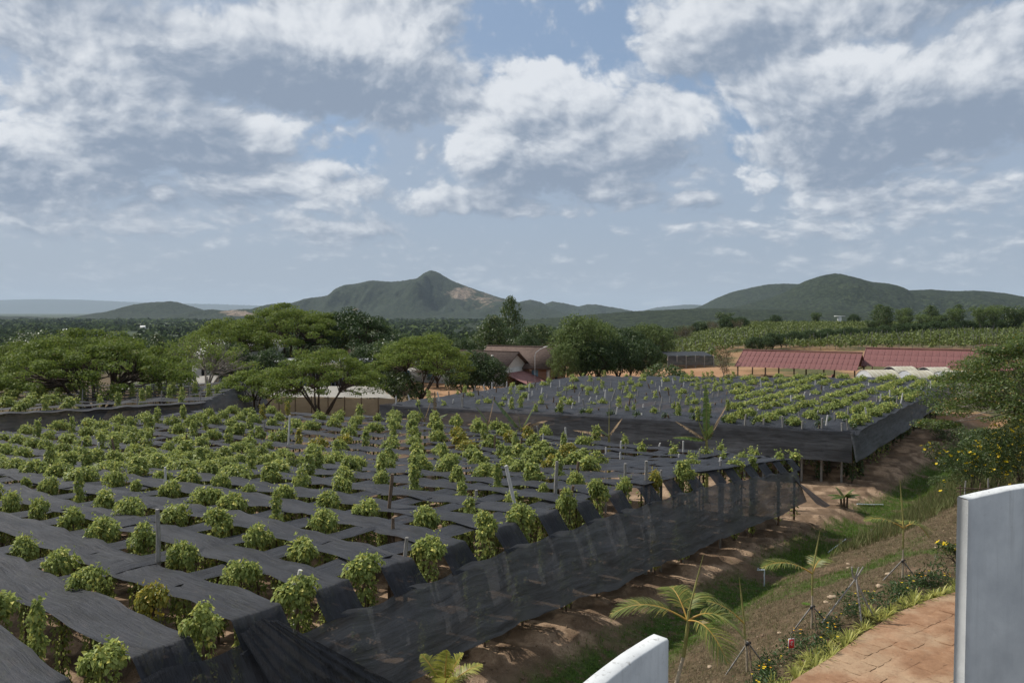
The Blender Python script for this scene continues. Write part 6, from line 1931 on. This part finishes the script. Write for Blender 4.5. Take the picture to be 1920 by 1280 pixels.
# yellow-flowered shrub inside a stick fence
def flower_bush(label, px, py, Y, w, h, n, nf, seed):
    p = at_y(px, py, Y); g0 = gz(p[0], p[1]); g = np.random.default_rng(seed); global rng
    keep = rng; rng = g
    root = empty('flowering_shrub', (p[0], p[1], g0), 0, label, 'shrub')
    d = rdir(n, .35); rad = g.uniform(.35, 1.0, n) ** .5
    lc = g.normal(0, 1, (12, 3)) * np.array([w * .5, w * .35, h * .17]) + np.array([0, 0, h * .58]); lr = g.uniform(.20, .42, 12) * w; li = g.integers(0, 12, n)
    C = lc[li] + d * (lr[li] * rad)[:, None]; C[:, 2] = np.clip(C[:, 2], .05, None)
    V, Q = leaf_cards(C, d * .6 + rdir(n, -.2), d + rdir(n, 1.), g.uniform(.07, .13, n), g.uniform(.028, .045, n)); obj('foliage', mesh('foliage', V, Q, [M_MID]), root)
    b = MB()
    for q in range(9):
        e = C[g.integers(n)] * .8; b.tube([(g.normal(0, .1), g.normal(0, .1), -.1), e * .5 + [0, 0, .1], e], [.02, .014, .006], 4, cap=False)
    obj('stem', b.mesh('stem', [M_BARK]), root)
    base = MB()
    for q in range(6):
        a_ = q * 1.047; dd = np.array([math.cos(a_), math.sin(a_), .3]); s2 = np.array([-math.sin(a_), math.cos(a_), 0]) * .028
        base.add([np.zeros(3), dd * .035 + s2, dd * .075, dd * .035 - s2], [(0, 1, 2, 3)])
    fm = base.mesh('flower', [M_PETAL])
    for q in range(nf):
        c = C[g.integers(n)] + g.normal(0, .03, 3); c = tuple(c + (c - np.array([0, 0, h * .5])) * .06)
        o = obj('flower', fm, root, loc=c); o.rotation_euler = (g.uniform(-.8, .8), g.uniform(-.8, .8), g.uniform(0, 6)); s3 = g.uniform(.7, 1.4); o.scale = (s3,) * 3
    rng = keep
flower_bush('large shrub dotted with yellow trumpet flowers behind the stick fence', 1862, 912, 34., 2.1, 3.0, 3600, 110, 1)
flower_bush('low end of the yellow-flowered shrub, at its sunny side', 1826, 905, 33., 1.2, 2.2, 1600, 42, 2)
flower_bush('small shrub with a few yellow flowers at the parapet end', 1803, 975, 22.5, .55, .8, 500, 9, 3)
flower_bush('yellow-flowered shrub continuing behind the parapet', 1915, 870, 35., 1.8, 2.9, 2000, 45, 4)
def stick_fence():
    a = at_y(1800, 918, 30.5); root = empty('stick_fence', (a[0], a[1], gz(a[0], a[1])), 0, 'rough fence of grey sticks in front of the yellow-flowered shrub', 'fence')
    for i, (x, y, h) in enumerate([(0, 0, .95), (.22, .1, 1.1), (.75, .1, 1.0), (1.25, .3, 1.15), (1.5, .1, 1.0)]):
        b = MB(); b.tube([(x, y, -.2), (x + .03, y, h * .5), (x + .05 * (i % 3), y, h)], [.035, .03, .025], 6, jit=.1); obj('post', b.mesh('post', [M_POST if i % 2 else M_POST_B]), root)
    for z0, z1 in ((.72, .82), (.86, .70), (.38, .42)):
        b = MB(); b.tube([(-.15, -.04, z0), (.7, .02, (z0 + z1) / 2 + .03), (1.65, .12, z1)], .022, 5, jit=.1); obj('rail', b.mesh('rail', [M_POST_B]), root)
stick_fence()

# pipes, marker, stumps, stones
M_PIPE = plain('white_plastic_pipe', (.62, .68, .74), .35, .06, 4)
def pipe(label, pts, r=.03):
    P = [np.array([*px_at(px, py), 0]) for px, py in pts]
    for p in P: p[2] = gz(p[0], p[1]) + .05
    b = MB(); b.tube(np.array(P), r, 8); o = obj('water_pipe', b.mesh('water_pipe', [M_PIPE])); tag(o, label, 'pipe')
pipe('white water pipe lying across the ditch near the small banana clump', [(1607, 946), (1632, 947), (1656, 947)], .035)
pipe('white pipe lying slantwise in the ditch grass', [(1553, 1037), (1570, 1024), (1586, 1012)], .028)
def riser():
    x, y = px_at(1433, 1098); g0 = gz(x, y); root = empty('pipe_riser', (x, y, g0), 0, 'upright white pipe bent over at its top beside the ditch', 'pipe')
    b = MB(); b.tube([(0, 0, -.1), (0, 0, .62)], .022, 8); obj('upright', b.mesh('upright', [M_PIPE]), root)
    b = MB(); b.tube([(.02, 0, .62), (-.28, 0, .62)], .024, 8); obj('arm', b.mesh('arm', [M_PIPE]), root)
    b = MB(); b.box((-.26, -.02, .64), (-.22, .02, .70)); obj('tap', b.mesh('tap', [M_STEEL]), root)
riser()
def marker():
    x, y = px_at(1483, 1262); g0 = gz(x, y); root = empty('marker_sign', (x, y, g0), R(12), 'small red plate with a white mark on a thin stake in the border', 'sign')
    b = MB(); b.tube([(0, 0, -.1), (0, 0, .78)], .009, 5); obj('stake', b.mesh('stake', [M_POST_B]), root)
    MR = plain('red_enamel', (.42, .02, .03), .4, .1, 4)
    b = MB(); b.box((-.055, -.014, .52), (.055, -.004, .70)); pl = obj('plate', b.mesh('plate', [MR]), root)
    b = MB(); b.box((-.066, -.003, .505), (.066, .003, .715)); obj('border', b.mesh('border', [M_WHITE]), pl)
    b = MB(); b.tube([(-.02, -.016, .60), (.0, -.016, .635), (.022, -.016, .61), (.0, -.016, .575), (-.02, -.016, .60)], .006, 4); b.box((-.026, -.018, .645), (.026, -.0145, .66)); obj('mark', b.mesh('mark', [M_WHITE]), pl)
marker()
for i, (px, py, h, w, lab) in enumerate([(1608, 1020, .32, .07, 'dark short stump post upright in the dry grass'), (1634, 1003, .30, .08, 'pale stump post beside the tall palm'), (1655, 980, .18, .07, 'brown stump low in the grass below the shrub')]):
    x, y = px_at(px, py); b = MB(); b.tube([(0, 0, -.1), (.01, 0, h)], w * .8, 7, jit=.1); o = obj('stump', b.mesh('stump', [M_POST_B if i != 1 else M_POST]), loc=(x, y, gz(x, y))); tag(o, lab, 'stump')
x, y = px_at(1580, 1035); b = MB(); b.tube([(-.3, -.3, .08), (.25, .3, .10)], .06, 7, jit=.1); o = obj('fallen_log', b.mesh('fallen_log', [M_POST_B]), loc=(x, y, gz(x, y))); tag(o, 'short dark log lying beside the ditch pipe', 'log')
M_STONE = plain('tan_stone', (.38, .29, .20), .9, .25, 5, .6, 14)
def stone(seed, r):
    g = np.random.default_rng(seed); n, m = 9, 6; V = []
    for i in range(m):
        th = math.pi * (i + .5) / m
        for j in range(n):
            a_ = 2 * math.pi * j / n; q = 1 + g.uniform(-.22, .22)
            V.append((r * q * math.sin(th) * math.cos(a_) * 1.3, r * q * math.sin(th) * math.sin(a_), r * q * math.cos(th) * .6))
    b = MB(); b.add(V, [(i * n + j, (i + 1) * n + j, (i + 1) * n + (j + 1) % n, i * n + (j + 1) % n) for i in range(m - 1) for j in range(n)]); b.add(V[:n], [list(range(n))]); b.add(V[-n:], [list(range(n))[::-1]])
    return b.mesh('stone', [M_STONE])
for i, (px, py, r0, lab) in enumerate([(1560, 1121, .10, 'flat tan stone in the dry grass behind the bare sticks'), (1549, 1130, .07, 'pale stone next to the flat tan one'), (1590, 1058, .06, 'small pale stone below the ditch pipe'), (1666, 1078, .08, 'tan stone left of the tallest palm'),
                                       (1648, 1100, .08, 'rounded tan stone in front of the tallest palm'), (1756, 1028, .06, 'pale stone in the green grass near the parapet'), (1320, 1170, .13, 'squarish pale block of stone behind the leaning palm'),
                                       (1331, 1252, .06, 'tan stone on the slope between the first two palms'), (1789, 1254, .07, 'grey cobble at the foot of the tall parapet'), (1778, 1236, .04, 'small cobble near the parapet foot'),
                                       (1760, 1262, .05, 'flat cobble at the path edge by the parapet'), (1462, 1187, .05, 'small stone in the dry grass left of the middle palm'), (1590, 1065, .05, 'reddish stone in the slope')]):
    x, y = px_at(px, py); o = obj('stone', stone(i, r0), loc=(x, y, gz(x, y) + r0 * .25), rz=i * 1.1); tag(o, lab, 'stone')

# ------------------------------------------------------------------ grass on the slope and in the ditch
def grass_mesh(name, pts, H, W, mat, per=4, seed=0, lean=.5):
    g = np.random.default_rng(seed); n = len(pts) * per
    B = np.repeat(pts, per, 0) + np.concatenate([g.normal(0, .045, (n, 2)), np.zeros((n, 1))], 1)
    h = np.repeat(H, per) * g.uniform(.6, 1.2, n); a = g.uniform(0, 2 * np.pi, n)
    d = np.stack([np.cos(a) * lean * g.uniform(.2, 1.3, n), np.sin(a) * lean * g.uniform(.2, 1.3, n), np.ones(n)], 1)
    s_ = np.stack([-np.sin(a + g.uniform(-.8, .8, n)), np.cos(a), 0 * a], 1) * (W * g.uniform(.6, 1.3, n))[:, None]
    tip = B + d * h[:, None]
    V = np.stack([B - s_, B + s_, tip], 1).reshape(-1, 3)
    o = obj(name, mesh(name, V, np.arange(n * 3).reshape(-1, 3), [mat])); tag(o, None, kind='stuff')
    return o
def grass():
    g = np.random.default_rng(44)
    n = 60000
    Y = 12 + 58 * g.random(n) ** 1.35; S_ = g.uniform(1.0, 11.5, n)
    # place by s and Y
    X = P0[0] + (S_ + UX * (Y - P0[1])) / UY * 1.0
    t, s_ = ts(X, Y)
    px, py = to_px(np.stack([X, Y, ground_z(X, Y)], 1))
    ok = (px > 780) & (px < 1960) & (py < 1330)
    X, Y, s_ = X[ok], Y[ok], s_[ok]; Z = ground_z(X, Y)
    n1 = fbm(X * .35, Y * .35, 4, 21); n3 = fbm(X * 1.3, Y * 1.3, 3, 41)
    green = smooth(1.2, 2.2, s_) * (1 - smooth(3.4, 5.2, s_)) * smooth(.34, .52, n1 + .1)
    green = np.maximum(green, smooth(.56, .66, n1) * smooth(4, 6, s_) * .75)
    green = np.maximum(green, smooth(46, 60, Y) * smooth(2.2, 3.2, s_) * (1 - smooth(5.5, 7.5, s_)))
    dry = smooth(3.0, 4.4, s_ + n1 * 1.5) * smooth(.30, .5, n3 * .5 + n1 * .5 + .12)
    green = np.maximum(green, .9 * smooth(33, 40, Y) * (1 - smooth(48, 54, Y)) * smooth(.9, 1.8, s_) * smooth(.40, .52, n1 + .1) * (1 - smooth(4, 5.5, s_)))
    # keep the path clear
    ed = np.array([np.interp(x, EDGE[:, 0], EDGE[:, 1], left=1e3) for x in X])
    off = (Y > ed + .1) | (X < EDGE[0, 0])
    r1 = g.random(len(X))
    gi = off & (r1 < green * .9); di = off & ~gi & (g.random(len(X)) < dry * .75 + .05)
    P = np.stack([X, Y, Z - .01], 1)
    tall = np.where(Y > 34, 1.9, 1.0)
    grass_mesh('green_grass', P[gi], (.11 * tall)[gi], .007, M_GRASSG, 5, 1); grass_mesh('dry_grass', P[di], (.10 * tall)[di], .006, M_GRASSD, 5, 2, .9)
    # taller weeds on the far right bank
    m_ = 5200; Y = g.uniform(32, 95, m_); S2 = g.uniform(4.5, 10, m_); X = P0[0] + (S2 + UX * (Y - P0[1])) / UY
    P = np.stack([X, Y, ground_z(X, Y)], 1)
    grass_mesh('tall_weeds', P, .30 + .45 * g.random(m_), .016, M_WEED, 8, 3, .6)
M_GRASSG = leafy('green_grass_blade', (.045, .09, .014), (.14, .22, .035), None, 0, .5, .25, 0, .2)
M_GRASSD = leafy('dry_grass_blade', (.085, .066, .038), (.25, .20, .12), (.10, .12, .04), .22, .7, .2, 0, .15)
M_WEED = leafy('weed_blade', (.07, .085, .030), (.20, .19, .085), (.08, .12, .03), .3, .6, .2, 0, .15)
grass()
def seedlings():
    for i, (px, py) in enumerate([(1345, 1215), (1511, 1140)]):
        x, y = px_at(px, py); g0 = gz(x, y); g = np.random.default_rng(i)
        root = empty('seedling', (x, y, g0), 0, ['bright green seedling on the slope between the first palms', 'bright green seedling left of the middle palm'][i], 'seedling')
        for q in range(7):
            a_ = q * .9; d = np.array([[math.cos(a_), math.sin(a_), .4]]); V, Q = leaf_cards(np.array([[0, 0, .05]]), d, np.array([[0, 0, 1.]]), np.array([.14]), np.array([.07])); obj('leaf', mesh('leaf', V, Q, [M_GRASSG]), root)
seedlings()
# leafy shrubs and weeds along the far verge
for i, (px, py, Y, s_) in enumerate([(1800, 800, 58., .42), (1835, 815, 50., .40), (1770, 845, 55., .25), (1875, 850, 38., .38), (1905, 800, 44., .5), (1785, 770, 75., .5), (1850, 780, 66., .6)]):
    x = (px - 960) / F * Y
    place_tree('bushy', x, Y, f"{['olive', 'loose green', 'small', 'dusty green', 'tall green', 'far olive', 'far dense'][i]} shrub on the verge below the feathery tree", 'shrubs on the verge', 'shrub', s=s_, sz=s_ * .8, name='shrub')

# clods, pebbles and litter on the bare earth and the slope
def clods():
    g = np.random.default_rng(71); n = 2600
    Y = 13 + 42 * g.random(n) ** 1.3; S2 = g.uniform(-1.2, 10.5, n); X = P0[0] + (S2 + UX * (Y - P0[1])) / UY
    Z = ground_z(X, Y); base = np.array([(1, 0, 0), (0, 1, 0), (-1, 0, 0), (0, -1, 0), (0, 0, .8), (0, 0, -.5)], float)
    F6 = np.array([(0, 1, 4), (1, 2, 4), (2, 3, 4), (3, 0, 4), (1, 0, 5), (2, 1, 5), (3, 2, 5), (0, 3, 5)])
    r = .012 + .05 * g.random(n) ** 4
    V = base[None] * g.uniform(.6, 1.4, (n, 6, 3)) * r[:, None, None] + np.stack([X, Y, Z + r * .2], 1)[:, None]
    a = g.uniform(0, 6.28, n)
    o = obj('earth_clods', mesh('earth_clods', V.reshape(-1, 3), (F6[None] + 6 * np.arange(n)[:, None, None]).reshape(-1, 3), [M_CLOD])); tag(o, 'small clods and pebbles strewn on the bare earth', kind='stuff')
    n = 5000
    Y = 13 + 36 * g.random(n) ** 1.3; S2 = g.uniform(.5, 10.2, n); X = P0[0] + (S2 + UX * (Y - P0[1])) / UY
    C = np.stack([X, Y, ground_z(X, Y) + .02], 1); nr = g.normal(size=(n, 3)) * .4; nr[:, 2] += 1
    V, Q = quad_cards(C, nr, g.uniform(.02, .055, n), .45)
    o = obj('dead_leaves', mesh('dead_leaves', V, Q, [M_LITTER])); tag(o, 'dead leaves and straw lying in the grass', kind='stuff')
M_CLOD = plain('earth_clod', (.17, .12, .08), .95, .35, 5, .5)
M_LITTER = leafy('dead_leaf', (.08, .055, .032), (.26, .20, .12), None, 0, .8, .1, 0)
clods()
